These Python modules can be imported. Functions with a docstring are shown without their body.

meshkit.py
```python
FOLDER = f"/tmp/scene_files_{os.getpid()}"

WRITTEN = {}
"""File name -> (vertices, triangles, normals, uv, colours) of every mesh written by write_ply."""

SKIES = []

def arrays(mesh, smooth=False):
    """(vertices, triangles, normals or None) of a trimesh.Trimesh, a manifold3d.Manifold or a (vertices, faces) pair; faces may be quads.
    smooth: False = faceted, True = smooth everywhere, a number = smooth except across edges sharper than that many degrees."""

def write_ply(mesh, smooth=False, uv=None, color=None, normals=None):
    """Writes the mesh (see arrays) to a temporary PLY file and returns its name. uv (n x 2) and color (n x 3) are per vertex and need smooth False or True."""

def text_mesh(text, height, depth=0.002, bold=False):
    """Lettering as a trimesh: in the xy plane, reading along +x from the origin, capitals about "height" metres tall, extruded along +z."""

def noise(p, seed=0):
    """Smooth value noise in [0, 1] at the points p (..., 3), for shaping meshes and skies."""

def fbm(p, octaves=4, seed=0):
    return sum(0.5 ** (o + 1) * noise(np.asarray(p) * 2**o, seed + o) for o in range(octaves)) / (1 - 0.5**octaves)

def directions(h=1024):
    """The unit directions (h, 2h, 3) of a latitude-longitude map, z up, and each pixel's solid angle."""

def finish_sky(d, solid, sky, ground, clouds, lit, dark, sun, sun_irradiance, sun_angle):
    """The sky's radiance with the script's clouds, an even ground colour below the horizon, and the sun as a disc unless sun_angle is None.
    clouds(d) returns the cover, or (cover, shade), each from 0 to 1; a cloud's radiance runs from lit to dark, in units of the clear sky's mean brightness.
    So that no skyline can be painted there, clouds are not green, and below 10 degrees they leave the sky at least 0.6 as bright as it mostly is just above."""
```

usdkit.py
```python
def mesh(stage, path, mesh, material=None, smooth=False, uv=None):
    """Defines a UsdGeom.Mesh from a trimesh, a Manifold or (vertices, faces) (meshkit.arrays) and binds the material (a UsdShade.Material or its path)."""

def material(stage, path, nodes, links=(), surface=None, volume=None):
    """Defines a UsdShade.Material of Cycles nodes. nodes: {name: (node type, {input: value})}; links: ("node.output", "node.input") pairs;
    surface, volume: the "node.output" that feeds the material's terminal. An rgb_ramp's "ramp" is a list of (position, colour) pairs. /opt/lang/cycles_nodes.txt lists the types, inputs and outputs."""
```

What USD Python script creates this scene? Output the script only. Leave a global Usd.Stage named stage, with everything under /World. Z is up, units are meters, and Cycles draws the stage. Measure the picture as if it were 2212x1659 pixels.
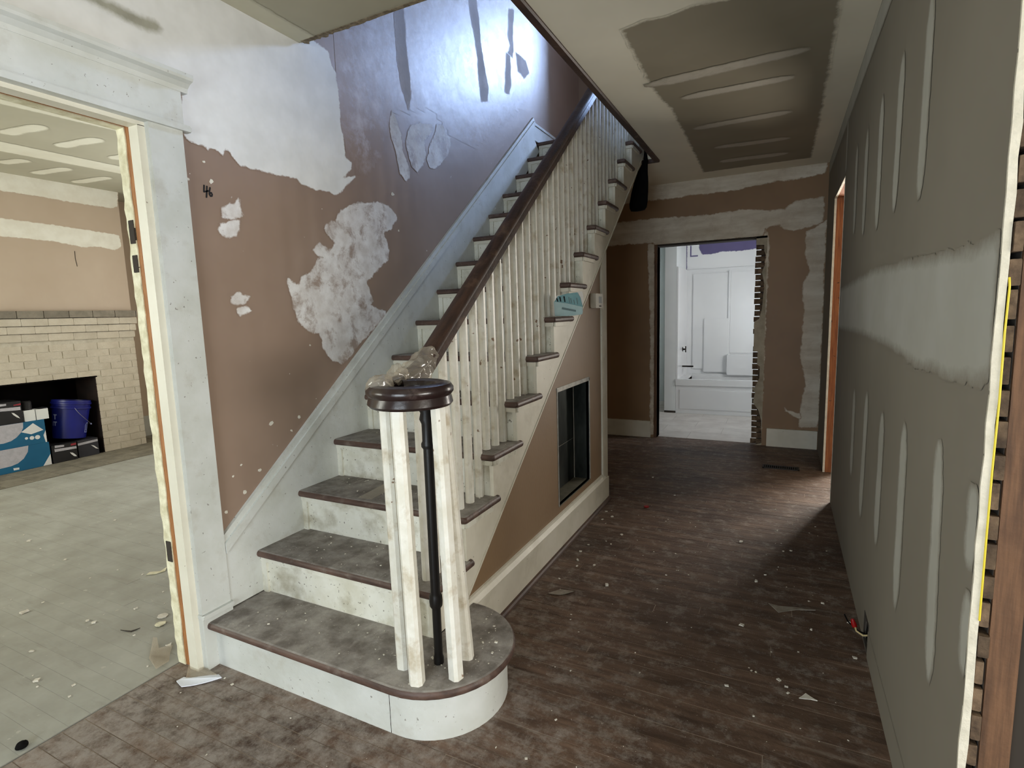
import math, random
import numpy as np
import trimesh
import shapely
from shapely.geometry import Polygon, Point, LineString, box as sbox
from shapely import affinity
from pxr import Usd, UsdGeom, UsdLux, UsdShade, Gf, Sdf, Vt
import usdkit, meshkit

rng = np.random.default_rng(7)
stage = Usd.Stage.CreateInMemory()
UsdGeom.SetStageUpAxis(stage, UsdGeom.Tokens.z)
UsdGeom.SetStageMetersPerUnit(stage, 1.0)
UsdGeom.Xform.Define(stage, '/World')
UsdGeom.Scope.Define(stage, '/World/Looks')

# ------------------------------------------------------------------ camera
CAM = np.array([1.9452, -1.1875, 1.3132])
YAW, PITCH, ROLL, FPX = 0.4660, -0.1283, -0.0299, 1163.5
def cam_axes():
    cy, sy, cp, sp, cr, sr = math.cos(YAW), math.sin(YAW), math.cos(PITCH), math.sin(PITCH), math.cos(ROLL), math.sin(ROLL)
    f = np.array([-sy * cp, cy * cp, sp]); r = np.array([cy, sy, 0.0]); u = np.cross(r, f)
    return cr * r + sr * u, -sr * r + cr * u, f
R_, U_, F_ = cam_axes()
cam = UsdGeom.Camera.Define(stage, '/World/Camera')
cam.AddTransformOp().Set(Gf.Matrix4d(*R_, 0, *U_, 0, *(-F_), 0, *CAM, 1))
cam.CreateHorizontalApertureAttr(36.0)
cam.CreateVerticalApertureAttr(27.0)
cam.CreateFocalLengthAttr(36.0 * FPX / 2212)
cam.CreateClippingRangeAttr(Gf.Vec2f(0.02, 200))
cam.CreateExposureAttr(0.36)

# ------------------------------------------------------------------ daylight
def rect_light(name, pos, direction, w, h, color, intensity):
    d = np.array(direction, float); d /= np.linalg.norm(d)
    up = np.array([0, 0, 1.0]) if abs(d[2]) < .9 else np.array([0, 1.0, 0])
    x = np.cross(d, up); x /= np.linalg.norm(x); y = np.cross(-d, x) * 1.0
    L = UsdLux.RectLight.Define(stage, '/World/' + name)
    L.AddTransformOp().Set(Gf.Matrix4d(*x, 0, *y, 0, *(-d), 0, *pos, 1))
    L.CreateWidthAttr(w); L.CreateHeightAttr(h)
    L.CreateColorAttr(Gf.Vec3f(*color)); L.CreateIntensityAttr(intensity)
    return L
dome = UsdLux.DomeLight.Define(stage, '/World/sky')
dome.CreateColorAttr(Gf.Vec3f(.75, .87, 1.0)); dome.CreateIntensityAttr(0.6)
# each of these fills one window or glazed door opening of the house
rect_light('daylight_front_door', (1.3, -2.96, 1.0), (0, 1, 0), 1.5, 1.66, (.86, .95, 1.0), 6.3)
rect_light('daylight_living_window', (-3.2, -2.96, 1.5), (0, 1, 0), 2.4, 1.5, (1.0, .99, .82), 6.6)
rect_light('daylight_living_side_window', (-2.5, 2.96, 1.5), (0, -1, 0), 2.0, 1.5, (1.0, .98, .92), 3.3)
rect_light('daylight_dining_window', (5.96, -1.5, 1.2), (-1, 0, 0), 1.8, 1.3, (1.0, .96, .88), 16.5)
rect_light('daylight_upper_window', (1.85, 6.06, 4.86), (0, -1, 0), .62, .66, (.42, .60, 1.0), 235.0)
rect_light('daylight_bath_window', (2.72, 5.2, 1.5), (-1, 0, 0), .75, 1.0, (.95, .97, 1.0), 8.5)
rect_light('daylight_bath_side_window', (-.72, 5.1, 1.5), (1, 0, 0), .8, 1.1, (.80, .90, 1.0), 26.0)
rect_light('daylight_right_room_window', (3.2, 4.68, 1.4), (0, -1, 0), .9, 1.4, (1.0, .93, .83), 30.0)

# ------------------------------------------------------------------ helpers
def lin(c):
    c = np.asarray(c, float) / 255.0
    return tuple(np.where(c < 0.04045, c / 12.92, ((c + 0.055) / 1.055) ** 2.4))
USED = {}
def numbered(parent, name):
    k = (parent, name); n = USED.get(k, 0); USED[k] = n + 1
    return f'{parent}/{name}' if n == 0 else f'{parent}/{name}_{n:03d}'
def tag(prim, label=None, cat=None, group=None, kind=None):
    p = prim.GetPrim() if hasattr(prim, 'GetPrim') else prim
    for k, v in (('label', label), ('category', cat), ('group', group), ('kind', kind)):
        if v: p.SetCustomDataByKey(k, v)
    return p
def path_of(parent):
    return '/World' if parent is None else str(parent.GetPath())
def obj(name, mesh, m, parent=None, smooth=False, **kw):
    p = usdkit.mesh(stage, numbered(path_of(parent), name), mesh, m, smooth=smooth)
    tag(p, **kw)
    return p.GetPrim()
def group(name, loc=(0, 0, 0), rotz=0, parent=None, **kw):
    x = UsdGeom.Xform.Define(stage, numbered(path_of(parent), name))
    if any(loc): x.AddTranslateOp().Set(Gf.Vec3d(*loc))
    if rotz: x.AddRotateZOp().Set(math.degrees(rotz))
    tag(x, **kw)
    return x.GetPrim()

_S = np.array([[sx, sy, sz] for sx in (-1, 1) for sy in (-1, 1) for sz in (-1, 1)], float)
_T = trimesh.convex.convex_hull(np.vstack([_S * [1, 1, .9], _S * [1, .9, 1], _S * [.9, 1, 1]]))
_TV, _TF = np.array(_T.vertices), np.array(_T.faces)
_key = [tuple(np.sign(v).astype(int)) + (int(np.argmin(np.abs(v))),) for v in _TV]
_BV = np.array([s for s in _S]); _B = trimesh.creation.box((2, 2, 2)); _BV, _BF = np.array(_B.vertices), np.array(_B.faces)
def bx(x0, x1, y0, y1, z0, z1, c=0.0):
    ce = np.array([(x0 + x1) / 2, (y0 + y1) / 2, (z0 + z1) / 2]); h = np.abs(np.array([x1 - x0, y1 - y0, z1 - z0])) / 2
    if c <= 0: return _BV * h + ce, _BF
    c = min(c, h.min() * .6); v = np.empty_like(_TV)
    # each hull corner: the coordinates at .9 are pulled in by the chamfer
    full = np.abs(_TV) > .95
    v = np.sign(_TV) * np.where(full, h, h - c) + ce
    return v, _TF
def join(*parts):
    V, Fc, n = [], [], 0
    for p in parts:
        v, f, _ = meshkit.arrays(p)
        V.append(v); Fc.append(f + n); n += len(v)
    return np.vstack(V), np.vstack(Fc)
def moved(p, t=(0, 0, 0), rz=0, rx=0, ry=0, about=(0, 0, 0)):
    v, f, _ = meshkit.arrays(p); v = v - about
    for ang, ax in ((rx, [1, 0, 0]), (ry, [0, 1, 0]), (rz, [0, 0, 1])):
        if ang: v = v @ trimesh.transformations.rotation_matrix(ang, ax)[:3, :3].T
    return v + about + np.array(t), f
def tri_poly(poly):
    v, f = trimesh.creation.triangulate_polygon(poly, engine='earcut')
    return np.array(v), np.array(f)
def prism(poly, axis, a0, a1):
    """poly in the plane of the two other axes (x<y<z order), extruded along axis from a0 to a1."""
    if not isinstance(poly, (Polygon, shapely.MultiPolygon)): poly = Polygon(poly)
    if not poly.is_valid: poly = poly.buffer(0)
    out = []
    for g in getattr(poly, 'geoms', [poly]):
        m = trimesh.creation.extrude_polygon(g, 1.0, engine='earcut')
        v, f = np.array(m.vertices), np.array(m.faces)
        if a1 < a0: pass
        w = np.empty_like(v); o = [i for i in range(3) if i != axis]
        w[:, o[0]] = v[:, 0]; w[:, o[1]] = v[:, 1]; w[:, axis] = a0 + (a1 - a0) * v[:, 2]
        det = np.linalg.det(np.eye(3)[:, [o[0], o[1], axis]]) * np.sign(a1 - a0)
        if det < 0: f = f[:, ::-1]
        out.append((w, f))
    return join(*out)
def tube(pts, rad, sides=10, closed_ends=True):
    p = np.asarray(pts, float); r = np.broadcast_to(rad, (len(p),)).astype(float)
    t = np.gradient(p, axis=0); t /= np.linalg.norm(t, axis=1, keepdims=True) + 1e-12
    a = np.cross(t, [0, 0, 1.0]); bad = np.linalg.norm(a, axis=1) < .2
    a[bad] = np.cross(t[bad], [1.0, 0, 0]); a /= np.linalg.norm(a, axis=1, keepdims=True) + 1e-12
    b = np.cross(t, a); an = np.arange(sides) * 2 * np.pi / sides
    v = (p[:, None] + r[:, None, None] * (np.cos(an)[None, :, None] * a[:, None] + np.sin(an)[None, :, None] * b[:, None])).reshape(-1, 3)
    F = []
    n = len(p)
    for i in range(n - 1):
        for j in range(sides):
            k = (j + 1) % sides
            F += [[i * sides + j, (i + 1) * sides + k, i * sides + k], [i * sides + j, (i + 1) * sides + j, (i + 1) * sides + k]]
    v = np.vstack([v, p[0], p[-1]]); c0, c1 = n * sides, n * sides + 1
    for j in range(sides):
        k = (j + 1) % sides
        F += [[c0, j, k], [c1, (n - 1) * sides + k, (n - 1) * sides + j]]
    return v, np.array(F)
def sweep(profile, frames):
    """profile: (m,2); frames: list of (origin, axis_a, axis_b); closed profile, capped."""
    pr = np.asarray(profile, float); m = len(pr); V = []
    for o, a, b in frames: V.append(o + pr[:, :1] * a + pr[:, 1:] * b)
    n = len(frames); V = np.vstack(V); F = []
    for i in range(n - 1):
        for j in range(m):
            k = (j + 1) % m
            F += [[i * m + j, i * m + k, (i + 1) * m + k], [i * m + j, (i + 1) * m + k, (i + 1) * m + j]]
    cap = tri_poly(Polygon(pr))[1] if m > 3 else np.array([[0, 1, 2]])
    pv = tri_poly(Polygon(pr))[0]
    idx = [int(np.argmin(((pr - q) ** 2).sum(1))) for q in pv]
    for t in cap:
        q = [idx[i] for i in t]
        F += [[q[2], q[1], q[0]], [(n - 1) * m + q[0], (n - 1) * m + q[1], (n - 1) * m + q[2]]]
    me = trimesh.Trimesh(V, np.array(F), process=False)
    if me.volume < 0: me.invert()
    return np.array(me.vertices), np.array(me.faces)
def lathe(prof, center, sides=24):
    """prof: list of (r, z)"""
    pr = np.asarray(prof, float); an = np.arange(sides) * 2 * np.pi / sides
    v = np.stack([np.outer(pr[:, 0], np.cos(an)), np.outer(pr[:, 0], np.sin(an)), np.repeat(pr[:, 1:], sides, 1)], -1).reshape(-1, 3)
    F = []
    for i in range(len(pr) - 1):
        for j in range(sides):
            k = (j + 1) % sides
            F += [[i * sides + j, i * sides + k, (i + 1) * sides + k], [i * sides + j, (i + 1) * sides + k, (i + 1) * sides + j]]
    v = np.vstack([v, [0, 0, pr[0, 1]], [0, 0, pr[-1, 1]]]); n = len(pr)
    for j in range(sides):
        k = (j + 1) % sides
        F += [[n * sides, k, j], [n * sides + 1, (n - 1) * sides + j, (n - 1) * sides + k]]
    return v + np.array(center), np.array(F)
def cut(base, holes):
    """boxes minus boxes -> one mesh"""
    import manifold3d as m3
    def mf(b): return m3.Manifold.cube((b[1] - b[0], b[3] - b[2], b[5] - b[4])).translate((b[0], b[2], b[4]))
    r = None
    for b in base: r = mf(b) if r is None else r + mf(b)
    for h in holes: r = r - mf(h)
    return r
def ragged(pts, amp, step=.012, seed=0):
    """a polygon with a torn outline"""
    ring = LineString(list(pts) + [pts[0]]); n = max(8, int(ring.length / step))
    out = []
    for i in range(n):
        p = ring.interpolate(i / n, normalized=True); q = np.array([p.x, p.y])
        s = np.array([q[0] / (step * 2.2), q[1] / (step * 2.2), seed * 7.3])
        out.append(q + amp * 2 * (np.array([meshkit.noise(s, 1 + seed), meshkit.noise(s + 31.7, 2 + seed)]) - .5))
    return Polygon(out).buffer(0)

# ------------------------------------------------------------------ materials
LK = '/World/Looks/'
MATS = {}
def mat(name, c1, c2=None, scale=6.0, lo=.35, hi=.65, detail=4, rough=.6, spec=.4, specks=None, streak=None, bump=0.0, bump_scale=60.0,
        vary=0.0, metallic=0.0, grime=None, alpha_attr=None, thin=0.0, thin_range=(.34, .52), stretch=None, extra=None, coat=0.0, rough_var=0.0, under=None):
    """specks: (scale, threshold, colour, amount); grime: (scale, lo, hi, colour, amount); stretch: xyz scale of the main noise"""
    N = {'g': ('geometry', {}), 'p': ('principled_bsdf', {'roughness': rough, 'specular_ior_level': spec, 'metallic': metallic})}
    L = []
    c2 = c2 or c1
    vec = 'g.position'
    if stretch:
        N['mp'] = ('mapping', {'scale': tuple(stretch)}); L.append(('g.position', 'mp.vector')); vec = 'mp.vector'
    N['n'] = ('noise_texture', {'scale': scale, 'detail': float(detail), 'roughness': .6}); L.append((vec, 'n.vector'))
    N['r'] = ('rgb_ramp', {'ramp': [(0, lin(c1)), (lo, lin(c1)), (hi, lin(c2)), (1, lin(c2))]}); L.append(('n.fac', 'r.fac'))
    col = 'r.color'
    def blend(key, fac, color, amt):
        nonlocal col
        N[key + 'm'] = ('math', {'math_type': 'multiply', 'value2': amt}); L.append((fac, key + 'm.value1'))
        N[key] = ('mix_color', {'blend_type': 'mix', 'b': lin(color)}); L.append((col, key + '.a')); L.append((key + 'm.value', key + '.fac'))
        col = key + '.result'
    def ramp_noise(key, sc, a, b, det=3.0, off=(0, 0, 0), st=None):
        N[key + 'mp'] = ('mapping', {'location': off, 'scale': st or (1, 1, 1)}); L.append(('g.position', key + 'mp.vector'))
        N[key + 'n'] = ('noise_texture', {'scale': sc, 'detail': float(det), 'roughness': .6}); L.append((key + 'mp.vector', key + 'n.vector'))
        N[key + 'r'] = ('map_range', {'from_min': a, 'from_max': b, 'to_min': 0.0, 'to_max': 1.0, 'clamp': True}); L.append((key + 'n.fac', key + 'r.value'))
        return key + 'r.result'
    if grime: blend('gr', ramp_noise('gr', grime[0], grime[1], grime[2], 5.0, (3.1, 7.7, 1.3)), grime[3], grime[4])
    if streak: blend('st', ramp_noise('st', streak[0], streak[1], streak[2], 4.0, (9.1, 2.2, 5.0), streak[5]), streak[3], streak[4])
    if specks: blend('sp', ramp_noise('sp', specks[0], specks[1], specks[1] + .03, 2.0, (1.7, 4.2, 8.8)), specks[2], specks[3])
    if vary:
        N['oi'] = ('object_info', {}); N['vr'] = ('map_range', {'from_min': 0.0, 'from_max': 1.0, 'to_min': 1 - vary, 'to_max': 1 + vary})
        N['hv'] = ('hsv', {}); L += [('oi.random', 'vr.value'), ('vr.result', 'hv.value'), (col, 'hv.color')]; col = 'hv.color'
    if extra: col = extra(N, L, col)
    L.append((col, 'p.base_color'))
    if bump:
        N['bn'] = ('noise_texture', {'scale': bump_scale, 'detail': 4.0}); N['b'] = ('bump', {'strength': bump, 'distance': .01})
        L += [('g.position', 'bn.vector'), ('bn.fac', 'b.height'), ('b.normal', 'p.normal')]
    if rough_var:
        N['rv'] = ('map_range', {'from_min': .3, 'from_max': .7, 'to_min': rough - rough_var, 'to_max': rough + rough_var, 'clamp': True}); L += [('n.fac', 'rv.value'), ('rv.result', 'p.roughness')]
    if coat: N['p'][1]['coat_weight'] = coat
    if alpha_attr:
        # torn feathered edge: signed distance (metres) from the patch outline plus noise
        amp, soft = alpha_attr
        N['at'] = ('attribute', {'attribute': 'sd'})
        N['an'] = ('noise_texture', {'scale': .35 / amp, 'detail': 5.0, 'roughness': .65}); L.append(('g.position', 'an.vector'))
        N['a1'] = ('math', {'math_type': 'subtract', 'value2': .5}); L.append(('an.fac', 'a1.value1'))
        N['a2'] = ('math', {'math_type': 'multiply_add', 'value2': amp * 2.5}); L += [('a1.value', 'a2.value1'), ('at.fac', 'a2.value3')]
        N['a3'] = ('map_range', {'from_min': -soft * .5, 'from_max': soft * .5, 'to_min': 0.0, 'to_max': 1.0, 'clamp': True}); L.append(('a2.value', 'a3.value'))
        al = 'a3.result'
        if thin:
            N['tn'] = ('noise_texture', {'scale': 9.0, 'detail': 7.0, 'roughness': .7, 'distortion': .25}); L.append(('g.position', 'tn.vector'))
            N['tr'] = ('map_range', {'from_min': thin_range[0], 'from_max': thin_range[1], 'to_min': 1 - thin, 'to_max': 1.0, 'clamp': True}); L.append(('tn.fac', 'tr.value'))
            N['tm'] = ('math', {'math_type': 'multiply'}); L += [(al, 'tm.value1'), ('tr.result', 'tm.value2')]; al = 'tm.value'
        if under:
            N['ac'] = ('math', {'math_type': 'greater_than', 'value2': -soft * .5}); L += [('a2.value', 'ac.value1'), ('ac.value', 'p.alpha')]
            # where the film thins out the wall's own paint shows
            u1, u2, usc, urough = under
            N['un'] = ('noise_texture', {'scale': usc, 'detail': 4.0, 'roughness': .6}); L.append(('g.position', 'un.vector'))
            N['ur'] = ('rgb_ramp', {'ramp': [(0, lin(u1)), (.35, lin(u1)), (.65, lin(u2)), (1, lin(u2))]}); L.append(('un.fac', 'ur.fac'))
            N['um'] = ('mix_color', {}); L += [('ur.color', 'um.a'), (col, 'um.b'), (al, 'um.fac')]
            L.remove((col, 'p.base_color')); L.append(('um.result', 'p.base_color'))
            N['uro'] = ('mix_float', {'a': urough, 'b': rough}); L += [(al, 'uro.fac'), ('uro.result', 'p.roughness')]
        else:
            L.append((al, 'p.alpha'))
    m = usdkit.material(stage, LK + name, N, L, surface='p.BSDF')
    MATS[name] = m
    return m

U_BROWN = ((151, 129, 113), (142, 120, 104), 1.6, .40)
U_BACK = ((146, 116, 84), (131, 103, 74), 1.3, .5)
U_LIV = ((194, 176, 156), (187, 168, 147), 1.6, .55)
U_DRY = ((140, 134, 122), (133, 127, 115), 1.2, .85)
U_CEIL = ((233, 226, 206), (224, 217, 197), 1.4, .85)
U_CDARK = ((152, 143, 124), (144, 135, 116), 1.3, .9)
U_CLIV = ((188, 184, 164), (180, 176, 156), 1.3, .85)
U_FOY = ((176, 170, 148), (168, 162, 141), 1.3, .8)
M_brown = mat('brown_wall_paint', (151, 129, 113), (142, 120, 104), scale=1.6, rough=.40, spec=.45, bump=.15, bump_scale=8, specks=(38, .76, (225, 220, 210), .8))
M_brown_back = mat('brown_hall_paint', (146, 116, 84), (131, 103, 74), scale=1.3, rough=.5, bump=.1, bump_scale=20)
M_brown_living = mat('tan_living_paint', (194, 176, 156), (187, 168, 147), scale=1.6, rough=.55, bump=.05)
M_spandrel = mat('brown_panel_paint', (138, 112, 82), (130, 104, 75), scale=2.0, rough=.5, bump=.05)
M_white = mat('old_white_paint', (209, 211, 207), (196, 198, 191), scale=5, rough=.42, specks=(70, .705, (100, 92, 80), .65), grime=(8, .56, .74, (162, 154, 136), .4), bump=.1, bump_scale=40)
M_riser = mat('scuffed_riser_paint', (225, 224, 213), (209, 206, 189), scale=7, rough=.45, specks=(64, .685, (84, 76, 60), .7), grime=(8, .50, .70, (150, 140, 112), .65), bump=.1, bump_scale=40)
M_cream = mat('cream_trim_paint', (226, 222, 206), (216, 212, 195), scale=4, rough=.4, specks=(60, .75, (110, 90, 65), .6), grime=(5, .6, .8, (170, 158, 130), .4), bump=.06, bump_scale=30)
M_cream_hall = mat('dingy_stringer_paint', (219, 214, 199), (206, 201, 184), scale=5, rough=.5, specks=(50, .74, (90, 76, 56), .6), grime=(4, .55, .75, (150, 140, 116), .45), bump=.06)
M_baluster = mat('peeling_baluster_paint', (230, 228, 219), (216, 212, 198), scale=14, rough=.4, specks=(26, .70, (124, 92, 64), .9), grime=(13, .55, .70, (176, 160, 130), .7), bump=.15, bump_scale=50)
M_bareedge = mat('bare_orange_wood', (178, 122, 72), (146, 94, 54), scale=20, stretch=(8, 8, .6), rough=.65, bump=.1)
M_stud = mat('old_stud_wood', (118, 86, 62), (82, 59, 43), scale=11, stretch=(9, 9, .5), rough=.7, grime=(9, .55, .75, (80, 56, 42), .6), bump=.2, bump_scale=50)
M_orange_stud = mat('orange_stud_wood', (160, 98, 54), (124, 70, 38), scale=10, stretch=(9, 9, .6), rough=.7, specks=(26, .72, (50, 32, 22), .8), bump=.15)
M_lath = mat('old_lath', (116, 96, 75), (72, 57, 44), scale=30, rough=.85, vary=.25, grime=(18, .5, .7, (60, 48, 38), .6), bump=.3, bump_scale=80)
M_plaster = mat('old_grey_plaster', (178, 168, 148), (150, 140, 120), scale=9, rough=.8, bump=.3, bump_scale=50)
M_chip = mat('chipped_plaster_edge', (236, 232, 205), (205, 198, 165), scale=24, rough=.75, bump=.4, bump_scale=60)
M_white_edge = mat('drywall_edge_mud', (228, 222, 205), (206, 200, 182), scale=18, rough=.75, bump=.3, bump_scale=70)
M_mud = mat('white_joint_compound', (232, 232, 230), (220, 220, 217), scale=6, rough=.75, alpha_attr=(.010, .006), bump=.10, bump_scale=10, under=U_BROWN)
M_smear = mat('smeared_joint_compound', (232, 230, 228), (206, 200, 195), scale=14, detail=7, rough=.7, alpha_attr=(.018, .007), thin=.85, thin_range=(.36, .50), bump=.25, bump_scale=12, under=U_BROWN)
M_paper_torn = mat('torn_wallpaper_streak', (186, 180, 178), (172, 164, 161), scale=9, rough=.8, spec=.2, alpha_attr=(.016, .010), thin=.5, bump=.15, bump_scale=8, under=U_BROWN)
M_mud_soft = mat('feathered_joint_compound', (182, 181, 172), (172, 171, 161), scale=4, rough=.85, spec=.1, alpha_attr=(.010, .022), under=U_DRY)
M_mud_mid = mat('broad_joint_compound', (182, 182, 175), (174, 173, 164), scale=3, rough=.85, spec=.1, alpha_attr=(.016, .035), under=U_DRY)
M_mud_hall = mat('dingy_joint_compound', (218, 211, 196), (192, 181, 162), scale=5, detail=7, rough=.8, alpha_attr=(.020, .012), thin=.22, bump=.12, bump_scale=18, stretch=(.5, 1, 2.5), under=U_BACK)
M_mud_living = mat('living_joint_compound', (238, 236, 224), (228, 224, 210), scale=8, rough=.8, alpha_attr=(.012, .008), bump=.1, bump_scale=20, under=U_LIV)
M_stripe_living = mat('ceiling_tape_compound', (232, 230, 212), (226, 223, 204), scale=5, rough=.8, alpha_attr=(.012, .02), under=U_CLIV)
M_drywall = mat('grey_drywall_paper', (140, 134, 122), (133, 127, 115), scale=1.2, rough=.85, spec=.15)
M_ceil = mat('cream_ceiling_compound', (233, 226, 206), (224, 217, 197), scale=1.4, rough=.85, spec=.1)
M_ceil_foyer = mat('cream_ceiling_paint', (178, 172, 150), (170, 164, 143), scale=1.3, rough=.8, spec=.15)
M_ceil_dark = mat('bare_ceiling_drywall', (152, 143, 124), (144, 135, 116), scale=1.3, rough=.9, spec=.1, alpha_attr=(.02, .02), under=U_CEIL)
M_ceil_stripe = mat('thin_ceiling_compound', (186, 178, 162), (178, 170, 154), scale=5, rough=.85, alpha_attr=(.012, .02), thin=.3, under=U_CDARK)
M_ceil_living = mat('living_ceiling_drywall', (188, 184, 164), (180, 176, 156), scale=1.3, rough=.85, spec=.1)
M_tread = mat('dusty_tread_wood', (162, 157, 151), (118, 112, 106), scale=11, detail=9, rough=.7, spec=.25, specks=(80, .68, (190, 185, 176), .6), grime=(9, .48, .64, (92, 83, 76), .6), streak=(12, .56, .68, (172, 167, 160), .5, (1.5, .6, 1)), bump=.25, bump_scale=50)
M_nosing = mat('worn_nosing_wood', (96, 74, 64), (68, 52, 46), scale=9, stretch=(.7, 3, 3), rough=.5, grime=(12, .55, .7, (130, 118, 108), .5), bump=.15)
M_rail = mat('dark_rail_wood', (68, 46, 34), (45, 30, 23), scale=12, stretch=(5, .7, .7), rough=.55, spec=.4, grime=(9, .55, .75, (130, 105, 84), .5), specks=(30, .76, (190, 170, 150), .5), bump=.15)
M_volute = mat('dark_gloss_volute', (40, 26, 25), (30, 20, 19), scale=10, rough=.25, spec=.6, grime=(14, .58, .74, (110, 95, 90), .5), bump=.1, bump_scale=30)
M_trimdark = mat('dark_stair_trim', (78, 54, 42), (50, 34, 27), scale=9, stretch=(4, .8, 4), rough=.5, grime=(12, .6, .75, (140, 125, 110), .5), bump=.1)
M_iron = mat('black_newel', (26, 22, 22), (18, 16, 16), scale=8, rough=.4, specks=(40, .77, (170, 165, 158), .5))
M_black = mat('black_fabric', (14, 13, 13), (10, 10, 10), scale=8, rough=.9, spec=.1)
M_soot = mat('sooty_firebox', (20, 17, 16), (11, 10, 10), scale=6, rough=.95, spec=.05)
M_rust = mat('firebox_side_brick', (46, 32, 27), (27, 20, 18), scale=9, rough=.9)
M_brick = mat('painted_cream_brick', (205, 196, 178), (194, 184, 165), scale=9, rough=.75, vary=.05, specks=(22, .77, (100, 86, 66), .7), bump=.35, bump_scale=45)
M_mortar = mat('painted_mortar', (206, 199, 182), (188, 180, 162), scale=15, rough=.85, bump=.3)
M_ledge = mat('grey_ledge_brick', (142, 134, 120), (122, 115, 102), scale=12, rough=.85, vary=.1, bump=.3)
M_hearth = mat('dusty_hearth_tile', (140, 134, 118), (112, 106, 93), scale=7, rough=.85, vary=.08, bump=.2)
M_galv = mat('dark_galvanised', (88, 92, 88), (50, 54, 52), scale=7, stretch=(1, 1, .4), rough=.38, metallic=.85, bump=.08, bump_scale=18)
M_galv_edge = mat('bright_sheet_metal', (186, 184, 176), (150, 148, 142), scale=16, rough=.35, metallic=.35)
M_plastic_white = mat('aged_white_plastic', (206, 202, 190), rough=.45)
M_lcd = mat('grey_display', (150, 152, 150), rough=.3)
M_tub = mat('white_gelcoat', (226, 226, 226), (222, 222, 222), scale=2, rough=.22, spec=.5)
M_bathwall = mat('bath_white_wall', (224, 226, 226), (214, 218, 218), scale=2, rough=.7)
M_bathgrey = mat('bath_drywall', (176, 184, 180), (170, 178, 174), scale=2, rough=.8)
M_purple = mat('purple_wall_paint', (104, 96, 138), (98, 90, 130), scale=4, rough=.6)
M_tile = mat('pale_bath_tile', (206, 202, 196), (188, 182, 176), scale=5, detail=6, rough=.45, vary=.05)
M_grout = mat('tile_grout', (150, 144, 138), rough=.9)
M_chrome = mat('dark_fitting', (60, 56, 52), rough=.3, metallic=.8)
M_teal = mat('teal_carton', (20, 96, 132), (18, 90, 126), scale=5, rough=.6)
M_print = mat('white_print', (226, 226, 222), (214, 214, 214), scale=6, rough=.6)
M_printgrey = mat('grey_print', (186, 184, 190), (172, 170, 176), scale=30, rough=.6)
M_blackbox = mat('black_carton', (30, 29, 31), (24, 23, 25), scale=8, rough=.5)
M_greybox = mat('dark_grey_carton', (52, 52, 58), (44, 44, 50), scale=8, rough=.5)
M_red = mat('red_print', (150, 44, 54), rough=.5)
M_blue = mat('blue_bucket_plastic', (24, 32, 126), (20, 27, 110), scale=4, rough=.4, spec=.5)
M_bucketmark = mat('pale_bucket_print', (168, 178, 222), rough=.6)
M_wire = mat('steel_wire', (160, 160, 170), rough=.35, metallic=.8)
M_canwhite = mat('white_can_label', (226, 228, 226), rough=.5)
M_paper = mat('white_paper', (232, 236, 244), (222, 226, 236), scale=12, rough=.85)
M_news = mat('pale_teal_newsprint', (176, 196, 194), (160, 184, 184), scale=14, rough=.85)
M_newsteal = mat('teal_newsprint', (128, 166, 168), (112, 150, 154), scale=14, rough=.85)
M_ink = mat('black_ink', (16, 20, 22), rough=.8)
M_inkgrey = mat('grey_ink', (104, 122, 122), rough=.85)
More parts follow.
